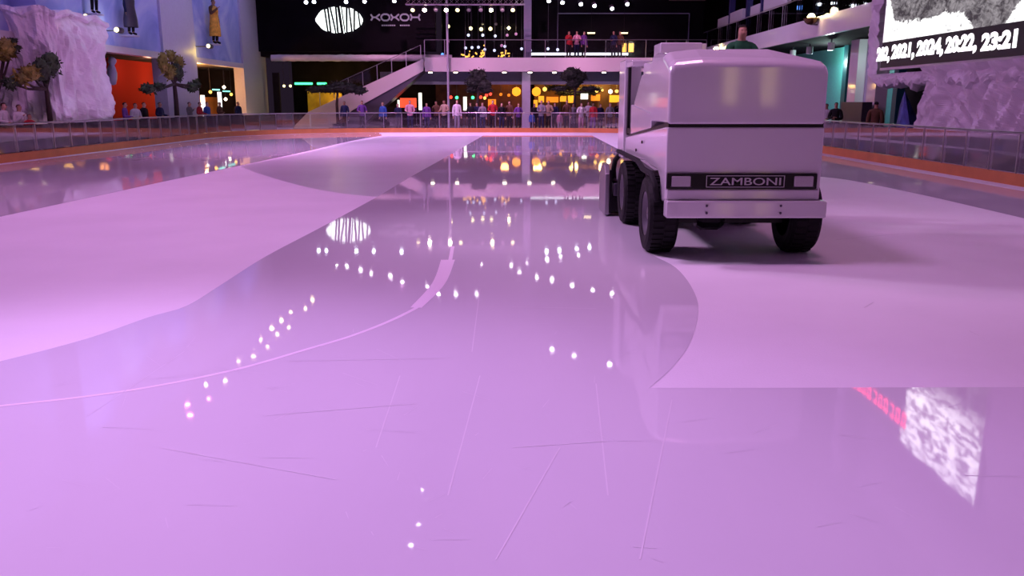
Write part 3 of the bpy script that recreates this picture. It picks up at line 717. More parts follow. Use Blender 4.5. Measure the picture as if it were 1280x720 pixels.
# robes: a lathe skirt for the two robed figures
for o, col, r in ((LABELS['grey robed statue standing on the blue mural wall'], M['darksteel'], .3), (LABELS['golden robed statue standing on the blue mural wall'], mat('golden_cloth', (.75,.40,.04), .6, var=.3, vscale=10), .26)):
    b = MB(); l = o.location
    for a in range(1):
        b.lathe([(r,.30),(r*.95,.6),(r*.75,.95),(r*.72,1.1),(r*.80,1.3),(r*.45,1.46)], (0,0,0), 'z', 18, caps=False)
    for v in b.v: v.x *= 1 + .12*math.sin(9*math.atan2(v.y, v.x)) ; v.y *= .8
    me = make_mesh('robe', b, col, (0,0,0), True); ob = bpy.data.objects.new('robe', me); COL.objects.link(ob); ob.parent = o
index_children()

# crumpled white ice pillar on the left
def crumple(p, s=1.0, amp=.2):
    q = Vector((p.x*s, p.y*s, p.z*s*.55 + p.x*.3))
    r = 0; a = 1
    for k in range(4):
        r += a*(1 - 2*abs(noise.noise(q))); q = q*2.07 + Vector((3.1,1.7,2.3)); a *= .5
    return r*amp
def grid_surface(fn, nu, nv):
    mb = MB(); vs = [fn(i/(nu-1), j/(nv-1)) for j in range(nv) for i in range(nu)]
    fs = [(j*nu+i, j*nu+i+1, (j+1)*nu+i+1, (j+1)*nu+i) for j in range(nv-1) for i in range(nu-1)]
    mb.add(vs, fs); return mb
px0, px1, py0, py1 = -17.6, -15.55, 28.95, 32.2
per = [(px1, py1), (px1, py0), (px0, py0), (px0, py1)]
def pill(u, v):
    q = u*3; k = min(2, int(q)); t = q-k; a = Vector(per[k]); b = Vector(per[k+1]); c = a + (b-a)*t
    ctr = Vector(((px0+px1)/2, (py0+py1)/2)); d = (c-ctr).normalized()
    zt = 4.62 + .20*abs(math.sin(u*22)); z = v*zt
    off = crumple(Vector((c.x, c.y, z*.8)), .85, .27) + crumple(Vector((c.x*1.3, c.y*1.3, z*.5)), 2.6, .15) + (.14 if v > .965 else 0) + .12*(1-v)
    return (c.x + d.x*off, c.y + d.y*off, z)
b = grid_surface(pill, 110, 70)
ntop = len(b.v); topi = [69*110+i for i in range(110)]; b.add([], []); b.f.append(topi); b.m.append(0); b.smooth.append(False)
solo('ice_pillar', b, M['rock'], 'white crumpled ice cladding pillar behind the left rail', 'pillar')
b = MB(); b.box(-17.4, -15.75, 28.9, 32.0, 4.6, 12.4); solo('column', b, M['mural'], 'smooth blue column rising above the white ice pillar', 'column')

# ------------------------------------------------------------------ right side
# screen
SX, SY0, SY1, SZ0, SZ1 = 12.2, 20.2, 28.4, 2.83, 8.65
def screen_mat():
    m = bpy.data.materials.new('screen_picture'); m.use_nodes = True; nt = m.node_tree; b = nt.nodes['Principled BSDF']
    N = nt.nodes.new; Lk = nt.links.new
    tc = N('ShaderNodeTexCoord'); sp = N('ShaderNodeSeparateXYZ'); Lk(tc.outputs['Object'], sp.inputs[0])
    mp = N('ShaderNodeMapping'); mp.inputs['Scale'].default_value = (1, 1.0, 1.6); mp.inputs['Rotation'].default_value = (.5, 0, 0); Lk(tc.outputs['Object'], mp.inputs[0])
    n1 = N('ShaderNodeTexNoise'); n1.inputs['Scale'].default_value = .9; n1.inputs['Detail'].default_value = 8; n1.inputs['Roughness'].default_value = .7; n1.inputs['Distortion'].default_value = .8; Lk(mp.outputs[0], n1.inputs['Vector'])
    n2 = N('ShaderNodeTexNoise'); n2.inputs['Scale'].default_value = 4.; n2.inputs['Detail'].default_value = 6; n2.inputs['Distortion'].default_value = 1.5; Lk(mp.outputs[0], n2.inputs['Vector'])
    def math_(op, a, bb=0.0):
        x = N('ShaderNodeMath'); x.operation = op
        for i, v in enumerate((a, bb)):
            if isinstance(v, (int, float)): x.inputs[i].default_value = v
            else: Lk(v, x.inputs[i])
        return x.outputs[0]
    # object origin: bottom middle of the screen; y grows away from the viewer (to the left)
    y, z = sp.outputs['Y'], sp.outputs['Z']
    # snow below a sloping ridge, grey rock above it
    fc = N('ShaderNodeFloatCurve'); cv = fc.mapping.curves[0]
    pts = []
    for (cx_, cy_) in ((1262,20),(1250,38),(1222,39),(1218,36),(1210,22),(1206,15),(1186,12),(1166,20),(1150,23),(1132,25),(1118,25),(1116,14),(1112,-6),(1098,-20)):
        w_ = at_x(cx_, cy_, SX-.03); pts.append(((w_.y - (SY0+SY1)/2 + 4.1)/8.2, (w_.z - SZ0)/4.0))
    pts.sort()
    while len(cv.points) < len(pts): cv.points.new(.5, .5)
    for i_, (a_, b_) in enumerate(pts): cv.points[i_].location = (a_, min(1, b_)); cv.points[i_].handle_type = 'VECTOR'
    fc.mapping.update()
    Lk(math_('DIVIDE', math_('ADD', y, 4.1), 8.2), fc.inputs['Value'])
    ridge = math_('SUBTRACT', math_('MULTIPLY', fc.outputs[0], 4.0), z)
    s = math_('ADD', ridge, math_('MULTIPLY', math_('SUBTRACT', n2.outputs['Fac'], .5), .35))
    r1 = N('ShaderNodeValToRGB'); r1.color_ramp.elements[0].position = .44; r1.color_ramp.elements[1].position = .60
    r1.color_ramp.elements[0].color = (.035,.03,.035,1); r1.color_ramp.elements[1].color = (.24,.22,.235,1); 
    Lk(math_('ADD', math_('MULTIPLY', n1.outputs['Fac'], .65), math_('MULTIPLY', n2.outputs['Fac'], .35)), r1.inputs[0])
    r2 = N('ShaderNodeValToRGB'); r2.color_ramp.elements[0].position = .30; r2.color_ramp.elements[1].position = .46
    r2.color_ramp.elements[0].color = (.30,.29,.30,1); r2.color_ramp.elements[1].color = (1,1,1,1); Lk(n2.outputs['Fac'], r2.inputs[0])
    cl = math_('MULTIPLY', s, 12.0); 
    c2 = N('ShaderNodeClamp'); Lk(cl, c2.inputs[0])
    mx = N('ShaderNodeMix'); mx.data_type = 'RGBA'; Lk(c2.outputs[0], mx.inputs[0]); Lk(r1.outputs[0], mx.inputs[6]); Lk(r2.outputs[0], mx.inputs[7])
    # upper part: bright rushing water on the near side, dark on the far side
    mpw = N('ShaderNodeMapping'); mpw.inputs['Scale'].default_value = (1, .55, 2.2); mpw.inputs['Rotation'].default_value = (-.5, 0, 0); Lk(tc.outputs['Object'], mpw.inputs[0])
    n3 = N('ShaderNodeTexNoise'); n3.inputs['Scale'].default_value = 2.6; n3.inputs['Detail'].default_value = 7; n3.inputs['Distortion'].default_value = 1.2; Lk(mpw.outputs[0], n3.inputs['Vector'])
    r3 = N('ShaderNodeValToRGB'); r3.color_ramp.elements[0].position = .42; r3.color_ramp.elements[1].position = .60
    r3.color_ramp.elements[0].color = (.12,.12,.12,1); r3.color_ramp.elements[1].color = (1,1,1,1); Lk(n3.outputs['Fac'], r3.inputs[0])
    edge = math_('ADD', math_('SUBTRACT', .2, y), math_('MULTIPLY', math_('SUBTRACT', n1.outputs['Fac'], .5), 2.5))
    c3 = N('ShaderNodeClamp'); Lk(math_('MULTIPLY', edge, 3.0), c3.inputs[0])
    mw = N('ShaderNodeMix'); mw.data_type = 'RGBA'; mw.inputs[6].default_value = (.015,.012,.016,1); Lk(c3.outputs[0], mw.inputs[0]); Lk(r3.outputs[0], mw.inputs[7])
    up = N('ShaderNodeClamp'); Lk(math_('MULTIPLY', math_('SUBTRACT', z, 3.2), 1.2), up.inputs[0])
    mf = N('ShaderNodeMix'); mf.data_type = 'RGBA'; Lk(up.outputs[0], mf.inputs[0]); Lk(mx.outputs[2], mf.inputs[6]); Lk(mw.outputs[2], mf.inputs[7])
    b.inputs['Base Color'].default_value = (.02,.02,.02,1); b.inputs['Roughness'].default_value = .5; b.inputs['Specular IOR Level'].default_value = .1
    Lk(mf.outputs[2], b.inputs['Emission Color']); Lk(math_('ADD', 1.5, math_('MULTIPLY', up.outputs[0], 2.5)), b.inputs['Emission Strength'])
    return m
t = thing('video_screen', 'huge lit screen with snowy rock picture above the right rail', 'screen', (SX, (SY0+SY1)/2, SZ0))
b = MB(); b.box(SX, SX+.3, SY0-.08, SY1+.12, SZ0-.08, SZ1+.08); part('frame', b, M['fascia'], t)
b = MB(); b.box(SX-.03, SX+.05, SY0, SY1, SZ0+.02, SZ1); part('display', b, screen_mat(), t)
b = MB(); b.box(SX-.045, SX+.05, SY0, SY1, SZ0, SZ0+.80); tb = part('ticker_strip', b, mat('dark_ticker', (.02,.015,.025), .35), t, label='black ticker strip with white figures')
for pa, pb, py, s in ((1096,1112,69,'202,'), (1114.5,1143,65,'2021,'), (1146,1179,60.5,'2024,'), (1182,1221,56,'20:22,'), (1227,1271,50.5,'23:21')):
    c1 = at_x(pa, py, SX-.05); c2 = at_x(pb, py, SX-.05); c = (c1+c2)/2; tm, tw = text_mesh(s, .56, .004, .030)
    k = abs(c1.y-c2.y)/tw
    xf(tm, lambda v: (SX-.05-v.z, c.y - v.x*k, c.z + v.y)); part('ticker_text', tm, E('white_ticker_text', (1,.98,1), 2.2) if 'tt' not in M else M['tt'], tb)
    M.setdefault('tt', bpy.data.materials['white_ticker_text'])
b = MB()
for k in range(10):      # red marks along the top left of the screen
    y = 28.1 - k*.42; b.box(SX-.05, SX-.03, y-.15, y+.13, SZ1-.62, SZ1-.50); b.box(SX-.05, SX-.03, y-.15, y-.07, SZ1-.95, SZ1-.55); b.box(SX-.05, SX-.03, y-.12, y+.12, SZ1-.98, SZ1-.88)
    if k % 3 != 1: b.box(SX-.05, SX-.03, y+.05, y+.13, SZ1-.90, SZ1-.55)
part('red_marks', b, E('red_screen_marks', (1,.05,.12), 3), t, label='red lit marks at the top')
# crumpled white ice cliff around and below the screen
def cliff(u, v):
    Y = 11 + u*14.4; z = v*2.75
    Y += (.9 - .35*z)*(u > .93)*1.0*(1 if z < 2.4 else .2)
    a = Vector((12, Y*1.0 + z*.55, z*.8)); off = crumple(a, .8, .26) + .16*noise.noise(Vector((Y*1.8 - z*1.6, z*.4 + Y*.3, 0))) + .07*noise.noise(Vector((Y*5 - z*4.2, z*.8, 2)))
    return (12.62 - off - .35*max(0, v-.86)/.14, Y, z)
CL1 = grid_surface(cliff, 190, 50)
def lip(u, v):       # jagged overhanging strip below and left of the screen
    Ls = [(10.5, 2.62), (29.1, 2.55)]
    d1 = 18.6; d2 = 9.3; s = u*(d1+d2)
    jag = .26*(noise.noise(Vector((s*1.3, 0, 3)))) + .20*noise.noise(Vector((s*3.7, 1, 3))) + .1*noise.noise(Vector((s*9, 1, 3)))
    if s < d1: Y, z, nx, nz = 10.5+s, 2.62, 0, -1
    else: Y, z, nx, nz = 29.1, 2.62 + s-d1, 1, 0
    if v < .5:               # face towards the rink
        w = v/.5; off = crumple(Vector((Y*.9, z*.9, w*1.5)), 1.4, .16)
        x = 12.42 - off*.7 - .12*math.sin(PI*w); ext = w
    else:                    # underside turning back
        w = (v-.5)/.5; x = 12.42 + .5*w + crumple(Vector((Y, z, 5 + w)), 1.3, .08); ext = 1.0 - .25*w
    L_ = (.42 if nz else .72) + jag
    return (x, Y + nx*ext*L_, z + nz*(ext*L_ - .02) )
LPM = grid_surface(lip, 320, 17)
w = MB(); w.box(13.15, 13.5, -4, 25.0, 0, 12.5); w.box(13.15, 13.5, 25.0, 29.5, 2.9, 12.5); struct('wall_right', w, M['rock'])
def upcliff(u, v):
    Y = -3 + u*23; z = 2.7 + v*9.4; return (12.6 - crumple(Vector((12, Y*.8, z*.8)), .55, .30) , Y, z)
UC = grid_surface(upcliff, 80, 40)
allc = MB(); allc.add(CL1.v, CL1.f); allc.add(LPM.v, LPM.f); allc.add(UC.v, UC.f)
solo('ice_cliff', allc, M['rock'], 'white crumpled ice cliff under and around the huge screen', 'ice cliff', fix=False)
b = MB(); b.box(11.7, 12.05, 8, 25.5, 0, .42); solo('reflection_strip', b, M['rock'], 'added low pale strip imitating a reflection band in the right glass', 'reflection_strip')  # added block imitating the pale band reflected in the barrier glass
# blue peak
p = [at_x(1119,153,12.9), at_x(1128,120,12.9), at_x(1131,113.5,12.9), at_x(1134,122,12.9), at_x(1140,153,12.9)]
b = MB(); base = [(12.9, p[0].y, .0), (12.9, p[4].y, .0)]
apex = p[2]
vs = [(12.95,p[0].y+.2,0), (12.6,(p[0].y+p[4].y)/2,0), (12.95,p[4].y-.3,0), (14.0,(p[0].y+p[4].y)/2,0), apex, (12.85,p[1].y,p[1].z-.3), (12.8,p[3].y,p[3].z-.4)]
b.add(vs, [(0,1,5),(1,4,5),(1,6,4),(1,2,6),(2,3,4,6),(3,0,5,4),(0,3,2,1)])
solo('ice_peak', b, M['blue_rock'], 'blue painted ice peak behind the right rail at the cliff foot', 'ice peak')

# right gallery: lower rooms
FXR = 12.5
fz0, fz1 = 4.34, 5.12
t = thing('balcony', 'white balcony along the right side with a glass railing', 'balcony', (FXR, 42, fz0))
b = MB(); b.box(FXR, FXR+.15, 30.3, 57, fz0, fz1); part('fascia', b, M['fascia'], t)
b = MB(); b.box(FXR+.15, 20, 30.3, 57, fz0+.12, fz1-.1); part('slab', b, M['nearblack'], t)
for k in range(13):
    y = 30.4 + k*2.05
    b = MB(); b.box(FXR+.05, FXR+.10, y, y+1.95, fz1, fz1+.95); part('glass_pane', b, M['balglass'], t)
b = MB(); b.tube([(FXR+.07, 30.4, fz1+1.0), (FXR+.07, 56.8, fz1+1.0)], .025, 6); part('handrail', b, M['steel'], t)
w = MB(); w.box(19, 19.3, 29, 57, 0, 12.5); struct('wall_right_upper', w, M['nearblack'])
w = MB(); w.box(16.6, 16.8, at_x(1115,120,16.6).y, at_x(1094,120,16.6).y+.3, 0, 4.4); w.box(16.6, 16.8, at_x(1060,120,16.6).y, 52, 0, 4.4); struct('wall_right_teal', w, M['teal_wall'])
def rcol(pxa, pxb, X, lab, m, z1=4.4, d=.5):
    ya = at_x(pxb, 126, X).y; yb = at_x(pxa, 126, X).y
    b = MB(); b.box(X, X+d, ya, yb, 0, z1); solo('column', b, m, lab, 'column', 'columns under the right balcony')
rcol(1058, 1068, 15.2, 'white column right of the turquoise wall, behind the right rail', M['fascia'])
rcol(1082, 1093, 15.0, 'white column nearest the screen, behind the right rail', M['fascia'])
b = MB(); b.box(15.6, 15.8, at_x(1084,120,15.6).y, at_x(1066,120,15.6).y, 0, 4.4); struct('wall_right_panel', b, M['pillar'])
b = MB(); b.box(14.2, 14.6, at_x(1085,120,14.4).y, at_x(1058,120,14.4).y, 0, 1.72); solo('cabinet', b, M['darksteel'], 'dark cabinet standing in front of the two white columns', 'cabinet')
rcol(1114.5, 1120, 14.6, 'dark teal column beside the blue ice peak', M['dark_teal'], 4.4, .3)
rcol(1050, 1055, 16.2, 'slim dark teal column in front of the turquoise wall', M['dark_teal'], 4.4, .2)
for k, (px, py) in enumerate(((991,67), (1012,63), (1039,58))):
    p = at_x(px, py, 14.4); t = thing('ceiling_downlight', ('white cylinder downlight under the right balcony, farthest', 'white cylinder downlight under the right balcony, the middle one', 'white cylinder downlight under the right balcony, nearest the screen')[k], 'lamp', p, 'cylinder downlights under the right balcony')
    b = MB(); b.lathe([(.14,-.17),(.15,-.15),(.15,.17)], p, 'z', 16); part('can', b, M['fascia'], t, smooth=False)
    b = MB(); b.tube([(p.x,p.y,p.z+.17), (p.x,p.y,fz0+.14)], .03, 6); part('stem', b, M['darksteel'], t)
for px, py, lb_ in ((1014, 22, 'round bronze lamp glowing on the right balcony fascia'), (895, 62, 'bronze lamp on the balcony fascia behind the white machine')):
    p = at_x(px, py, FXR-.28); t = thing('fascia_lamp', lb_, 'lamp', p)
    b = MB(); b.lathe([(.02,.0),(.14,.02),(.24,.10),(.29,.22),(.30,.27),(.27,.27),(.20,.15)], (p.x, p.y, p.z-.28), 'z', 20, caps=False); part('bowl', b, mat('bronze_bowl', (.12,.07,.03), .25, metal=.8), t, smooth=True)
    b = MB(); b.sphere((p.x, p.y, p.z+.02), .15, 2); part('bulb', b, M['lamp_yellow'], t, smooth=True)
    b = MB(); b.tube([(p.x, p.y, p.z-.27), (FXR, p.y, p.z-.27)], .03, 6); part('arm', b, M['darksteel'], t)
for a, c_, top, lb_ in ((897,909,22,'white wall panel farthest along the right balcony'), (912,927,14,'white wall panel second farthest along the right balcony'), (937,948,7,'narrow white wall panel mid right balcony, beside the widest'), (953,982,-20,'widest white wall panel on the right balcony')):
    ya = at_x(c_, 30, 12.95).y; yb = at_x(a, 30, 12.95).y; zt = at_x((a+c_)/2, top, 12.95).z
    b = MB(); b.box(12.95, 13.15, ya, yb, fz1, zt); solo('wall_panel', b, M['fascia'], lb_, 'wall panel', 'white panels on the right balcony')
for a, lb_ in ((911,'dark post between the two farthest white balcony panels'), (932,'dark post before the narrow white balcony panel'), (950,'dark post left of the widest white balcony panel')):
    y = at_x(a, 30, 13.0).y; b = MB(); b.box(13.0, 13.3, y-.15, y+.15, fz1, 12.4); solo('post', b, mat('dark_blue_post', (.03,.025,.12), .5) if 'dbp' not in M else M['dbp'], lb_, 'post', 'dark posts on the right balcony'); M.setdefault('dbp', bpy.data.materials['dark_blue_post'])
for k, (a, bq, yy, m) in enumerate(((993,1004,11,M['neon_blue']), (1020,1030,10,M['neon_blue']))):
    p = at_x(a, yy, 14.5); q = at_x(bq, yy, 14.5); b = MB(); b.box(14.45, 14.55, q.y, p.y, p.z-.08, p.z+.08); t = thing('light_strip', ('blue light strip on the right balcony left of its dark post', 'blue light strip on the right balcony nearest the screen')[k], 'light strip', (14.5, (p.y+q.y)/2, fz1)); part('tube', b, m, t); b = MB(); b.box(14.48, 14.52, (q.y+p.y)/2-.03, (q.y+p.y)/2+.03, fz1-.095, p.z-.08); part('stand', b, M['nearblack'], t)
for k, (x, y) in enumerate(((954,6),(955,12),(959,12),(982,10),(987,10),(1003,7),(1009,7),(1039,4))):
    p = at_x(x, y, 13.6); t = thing('pendant_lamp', 'small white lamp hanging above the right balcony, %s from the left' % ORD[k], 'lamp', p, 'small lamps above the right balcony')
    b = MB(); b.sphere(p, .06, 1); part('globe', b, M['lamp_blue'], t, smooth=True); b = MB(); b.tube([p, (p.x,p.y,12.4)], .008, 5); part('cord', b, M['darksteel'], t)

# ------------------------------------------------------------------ back facade
YB = 56.0; FZ = 4.46
def X(px, z=4, Y=YB): return col_x(px, Y, z)
w = MB(); w.box(WX, X(545), YB+.2, YB+.6, 4.9, 12.5); struct('wall_back_left', w, M['black'])
w = MB(); w.box(X(335), X(545), 62, 62.3, 0, 5); w.box(X(545), FXR+8, 64, 64.3, 0, 12.5); struct('wall_back', w, M['nearblack'])
w = MB(); w.box(X(668,8), 12.9, YB+2.6, YB+2.9, FZ, 12.5); struct('wall_back_shop', w, M['black'])
w = MB(); w.box(X(545), X(668), YB+5, YB+5.2, FZ, 12.5); struct('wall_back_upper', w, M['black'])
w = MB(); w.box(WX, X(530), YB+.6, 62, 4.6, 4.9); struct('ceiling_back_left', w, M['nearblack'])
# left ground floor: lit mural, neon
w = MB(); a = at_y(384,114,60.5); c = at_y(428,140,60.5); w.box(a.x, c.x, 60.5, 60.7, 0, a.z); struct('wall_back_mural', w, M['yellow_wall'])
for k, (a, c_) in enumerate(((368.5,390.5),(396.5,408))):
    p = at_y(a,104.5,57.5); q = at_y(c_,104.5,57.5); b = MB(); b.tube([(p.x,57.5,p.z),(q.x,57.5,p.z)], .07, 8); solo('hanging_neon_tube', b, M['neon_green'], ('longer green neon tube left of the stairs', 'shorter green neon tube left of the stairs')[k], 'neon light')
for k, px in enumerate((355, 363)):
    p = at_y(px, 107.5, 57.6); t = thing('pendant_lamp', ('small warm lamp left of the green neon, farther left', 'small warm lamp nearest the long green neon tube')[k], 'lamp', p)
    b = MB(); b.sphere(p, .09, 2); part('globe', b, M['lamp_soft_yellow'], t); b = MB(); b.tube([p, (p.x,p.y,4.6)], .012, 5); part('cord', b, M['darksteel'], t)
b = MB(); a = at_y(340,90,57.2); c = at_y(351,140,57.2); b.box(a.x, c.x, 57.2, 57.4, 0, 3.6); solo('door_frame', b, M['nearblack'], 'dark tall door left of the green neon tubes', 'door')
# pale wrapped beam
p = at_y(339, 68, YB-.1); q = at_y(565, 77, YB-.1)
bm_ = MB(); 
def beamf(u, v):
    th = 2*PI*v; x = p.x + u*(q.x-p.x); zc_ = (p.z+q.z)/2; r = (p.z-q.z)/2*(.92 + .16*noise.noise(Vector((x*2.5, math.cos(th)*1.2, math.sin(th)*1.2))))
    return (x, YB-.1 + .2*math.cos(th), zc_ + r*math.sin(th))
bm_ = grid_surface(beamf, 160, 13); solo('wrapped_beam', bm_, M['rock'], 'long pale wrapped beam under the black facade left of the balcony', 'beam')
# balcony
t = thing('balcony', 'pinkish white far balcony with glass railing above the restaurants', 'balcony', (4, YB-.6, 3.6))
xa, xb = X(530, 4, YB-.9)+.05, 12.4; yb0 = YB-.9
b = MB(); b.box(xa, xb, yb0, yb0+.2, 3.60, FZ); part('fascia', b, M['fascia'], t)
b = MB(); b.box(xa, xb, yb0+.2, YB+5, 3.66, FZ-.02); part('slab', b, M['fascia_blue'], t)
n = int((xb-xa)/1.25)
for k in range(n+1):
    x = xa + k*(xb-xa)/n
    b = MB(); b.box(x-.02, x+.02, yb0+.05, yb0+.09, FZ, FZ+1.08); part('post', b, M['steel'], t)
    if k < n:
        b = MB(); b.box(x+.04, x+(xb-xa)/n-.04, yb0+.06, yb0+.075, FZ+.05, FZ+1.0); part('glass_pane', b, M['balglass'], t)
b = MB(); b.tube([(xa, yb0+.07, FZ+1.1), (xb, yb0+.07, FZ+1.1)], .03, 6); part('handrail', b, M['steel'], t)
for k, px in enumerate((538, 569.5, 600, 630.5, 662.5, 693, 755)):
    p = at_y(px, 88.8, yb0+.0); lb_ = 'warm downlight under the far balcony edge, %s from the left' % ORD[k]
    tt = thing('ceiling_downlight', lb_, 'lamp', (p.x, yb0-.02, 3.52), 'downlights under the far balcony edge')
    b = MB(); b.lathe([(.10,0),(.13,.02),(.13,.10)], (p.x, yb0-.02, 3.50), 'z', 14); part('lens', b, M['down_warm'], tt); b = MB(); b.lathe([(.15,.06),(.15,.16)], (p.x, yb0-.02, 3.50), 'z', 14); part('rim', b, M['steel'], tt)
# soffit lintel and lower strip
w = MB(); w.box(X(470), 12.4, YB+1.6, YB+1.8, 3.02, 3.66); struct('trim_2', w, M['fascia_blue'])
w = MB(); w.box(X(470), 12.4, YB+1.5, YB+1.62, 2.84, 3.04); struct('trim_3', w, M['pillar'])
# stairs
t = thing('staircase', 'pink-lit staircase rising to the far balcony', 'stairs', (X(450), YB-.9, 0))
A = at_y(385,141,yb0); 
def P2(px, py): q = at_y(px, py, yb0); return (q.x, q.z)
par = [P2(529.3,73.5), P2(424,122), (P2(385,140)[0], max(.02, P2(385,140)[1])), (P2(365,160)[0], 0.02), (P2(410,160)[0], 0.02), P2(441,137.5), P2(529.3,88.5)]
b = MB(); b.prism(par, yb0, yb0+.12, 'y'); part('near_parapet', b, M['fascia'], t)
b = MB(); b.prism(par, yb0+1.9, yb0+2.02, 'y'); part('far_parapet', b, M['fascia'], t)
sl = [P2(529,84), P2(420,138), (P2(420,138)[0], .02), (P2(448,140)[0], .02), P2(529,89)]
b = MB(); b.prism(sl, yb0+.12, yb0+1.9, 'y'); stp = part('steps', b, M['darksteel'], t)
r0, r1 = P2(526,76), P2(400,133)
for k in range(8):
    f = k/7; x = r0[0]+(r1[0]-r0[0])*f; z = r0[1]+(r1[1]-r0[1])*f
    b = MB(); b.box(x-.02, x+.02, yb0+.04, yb0+.08, z-.05, z+.95); part('post', b, M['steel'], t)
    if k < 7:
        x2 = r0[0]+(r1[0]-r0[0])*(k+1)/7; z2 = r0[1]+(r1[1]-r0[1])*(k+1)/7
        b = MB(); b.prism([(x-.04,z+.05),(x2+.04,z2+.05),(x2+.04,z2+.88),(x-.04,z+.88)], yb0+.05, yb0+.065, 'y'); part('glass_pane', b, M['balglass'], t)
b = MB(); b.tube([(r0[0], yb0+.06, r0[1]+.97), (r1[0], yb0+.06, r1[1]+.97)], .028, 6); part('handrail', b, M['steel'], t)
# pillars
b = MB(); b.box(X(652.5), X(663), YB-.2, YB+.45, 0, 3.66); solo('pillar', b, M['pillar'], 'blue-grey square pillar under the far balcony between the restaurants', 'pillar')
b = MB(); b.box(X(655,7), X(664.5,7), YB+.4, YB+1.0, FZ, 12.4); solo('pillar', b, M['fascia_blue'], 'dark blue pillar on the upper balcony floor', 'pillar')
b = MB(); p = at_y(560.5,120,yb0-.3); b.tube([(p.x, yb0-.3, 0), (p.x, yb0-.3, 12.4)], .075, 10); solo('pole', b, M['pillar'], 'thin tall pole before the far balcony left of the pillar', 'pole')
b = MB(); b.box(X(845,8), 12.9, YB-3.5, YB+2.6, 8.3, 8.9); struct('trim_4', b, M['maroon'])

# logo and lettering on the black facade
t = thing('logo_sign', 'white lit oval sign of wavy stripes on the black facade', 'sign', at_y(424,25,YB+.1))
c = at_y(424, 25, YB+.12); rx, rz = 28.5/18.75, 14.8/18.75*1.02
TOPS = [-1.0, -.80, -.60, -.46, -.36, -.12, .00, .10, .34, .44, .66, .82, 1.0]
BOTS = [-1.0, -.74, -.50, -.38, -.16, -.08, .12, .22, .30, .52, .62, .88, 1.0]
GAPS = [0, .016, .045, .05, .045, .05, .075, .045, .05, .045, .045, .04, 0]
def ell(u): return math.sqrt(max(0, 1-u*u))
for k in range(12):
    q = MB(); out = []; N_ = 12
    def bnd(i, v): return (TOPS[i]*(1+v) + BOTS[i]*(1-v))/2
    lft = [(bnd(k, v) + GAPS[k], v) for v in [-1 + 2*i/N_ for i in range(N_+1)]]
    rgt = [(bnd(k+1, v) - GAPS[k+1], v) for v in [-1 + 2*i/N_ for i in range(N_+1)]]
    for (u, v) in lft + rgt[::-1]:
        u = max(-.995, min(.995, u)); j_ = 1 + .05*math.sin(k*2.3)*abs(v)
        out.append((c.x + rx*u, c.z + rz*ell(u)*v*j_))
    q.prism(out, YB+.06, YB+.16, 'y'); part('stripe', q, M['logo'], t)
b = MB(); b.tube([(c.x, YB+.14, c.z), (c.x, YB+.25, c.z)], .05, 6); part('bracket', b, M['darksteel'], t)
t = thing('lettering_sign', 'dim grey angular lettering on the black facade right of the oval', 'sign', at_y(494,21,YB+.1))
k = 18.75
def glyph(ch, x, w_, z0, z1):
    g = MB(); zm = (z0+z1)/2; th = .055
    def line(a, bb): g.tube([(a[0], YB+.12, a[1]), (bb[0], YB+.12, bb[1])], th, 5)
    if ch == 'K':
        line((x, z1), (x+.12, zm)); line((x+.12, zm), (x, z0)); line((x+.12, zm), (x+w_*.55, zm)); line((x+w_*.55, zm), (x+w_, z1)); line((x+w_*.55, zm), (x+w_, z0))
    elif ch == 'O':
        o = [(x+.14, z1), (x+w_-.14, z1), (x+w_, zm+.08), (x+w_, zm-.08), (x+w_-.14, z0), (x+.14, z0), (x, zm-.08), (x, zm+.08)]
        for i in range(8): line(o[i], o[(i+1) % 8])
    else:
        line((x, z0), (x+.1, zm)); line((x+.1, zm), (x, z1)); line((x+.1, zm), (x+w_-.1, zm)); line((x+w_, z0), (x+w_-.1, zm)); line((x+w_-.1, zm), (x+w_, z1))
    return g
for ch, pa, pb in (('K',463.5,475),('O',476.5,487),('K',488.5,499),('O',500.5,511),('H',513,525)):
    a = at_y(pa, 17.8, YB+.12); bb = at_y(pb, 25.6, YB+.12)
    part('letter', glyph(ch, a.x, bb.x-a.x, bb.z, a.z), M['logo_dim'], t)
b = MB()
for pa, pb in ((477,495),(500,513)):
    a = at_y(pa, 31.5, YB+.12); bb = at_y(pb, 32.2, YB+.12); n_ = int((bb.x-a.x)/.13)
    for i in range(n_): b.box(a.x+i*.13, a.x+i*.13+.09, YB+.12, YB+.19, a.z-.05, a.z+.03)
part('small_letters', b, M['logo_dim'], t)
b = MB(); a = at_y(464, 21, YB+.15); bb = at_y(525, 21, YB+.15); b.box(a.x, bb.x, YB+.15, YB+.21, a.z-.02, a.z+.02); b.box(a.x+1, bb.x-1, YB+.19, YB+.21, a.z-.6, a.z+.02); part('mounting', b, M['black'], t)

# lighting truss and stage lamps in view
p = at_y(507, 2.5, 53.0); q = at_y(656, 2.5, 53.0)
t = thing('lighting_truss', 'pale lighting truss with a row of spotlights before the black facade', 'truss', ((p.x+q.x)/2, 53, p.z))
b = MB()
for dy, dz in ((-.18,-.15),(.18,-.15),(0,.18)): b.tube([(p.x, 53+dy, p.z+dz), (q.x, 53+dy, p.z+dz)], .035, 6)
part('chord', b, M['steel'], t); b = MB(); n_ = 22
for k in range(n_):
    xa_ = p.x + (q.x-p.x)*k/n_; xb_ = p.x + (q.x-p.x)*(k+1)/n_
    b.tube([(xa_,52.82,p.z-.15),(xb_,53,p.z+.18)], .015, 5); b.tube([(xb_,53.18,p.z-.15),(xa_,53,p.z+.18)], .015, 5)
part('lattice', b, M['steel'], t)
b = MB()
for x in (p.x+.4, q.x-.4): b.tube([(x, 53, p.z+.18), (x, 53, 12.4)], .015, 5)
part('hanger', b, M['darksteel'], t)
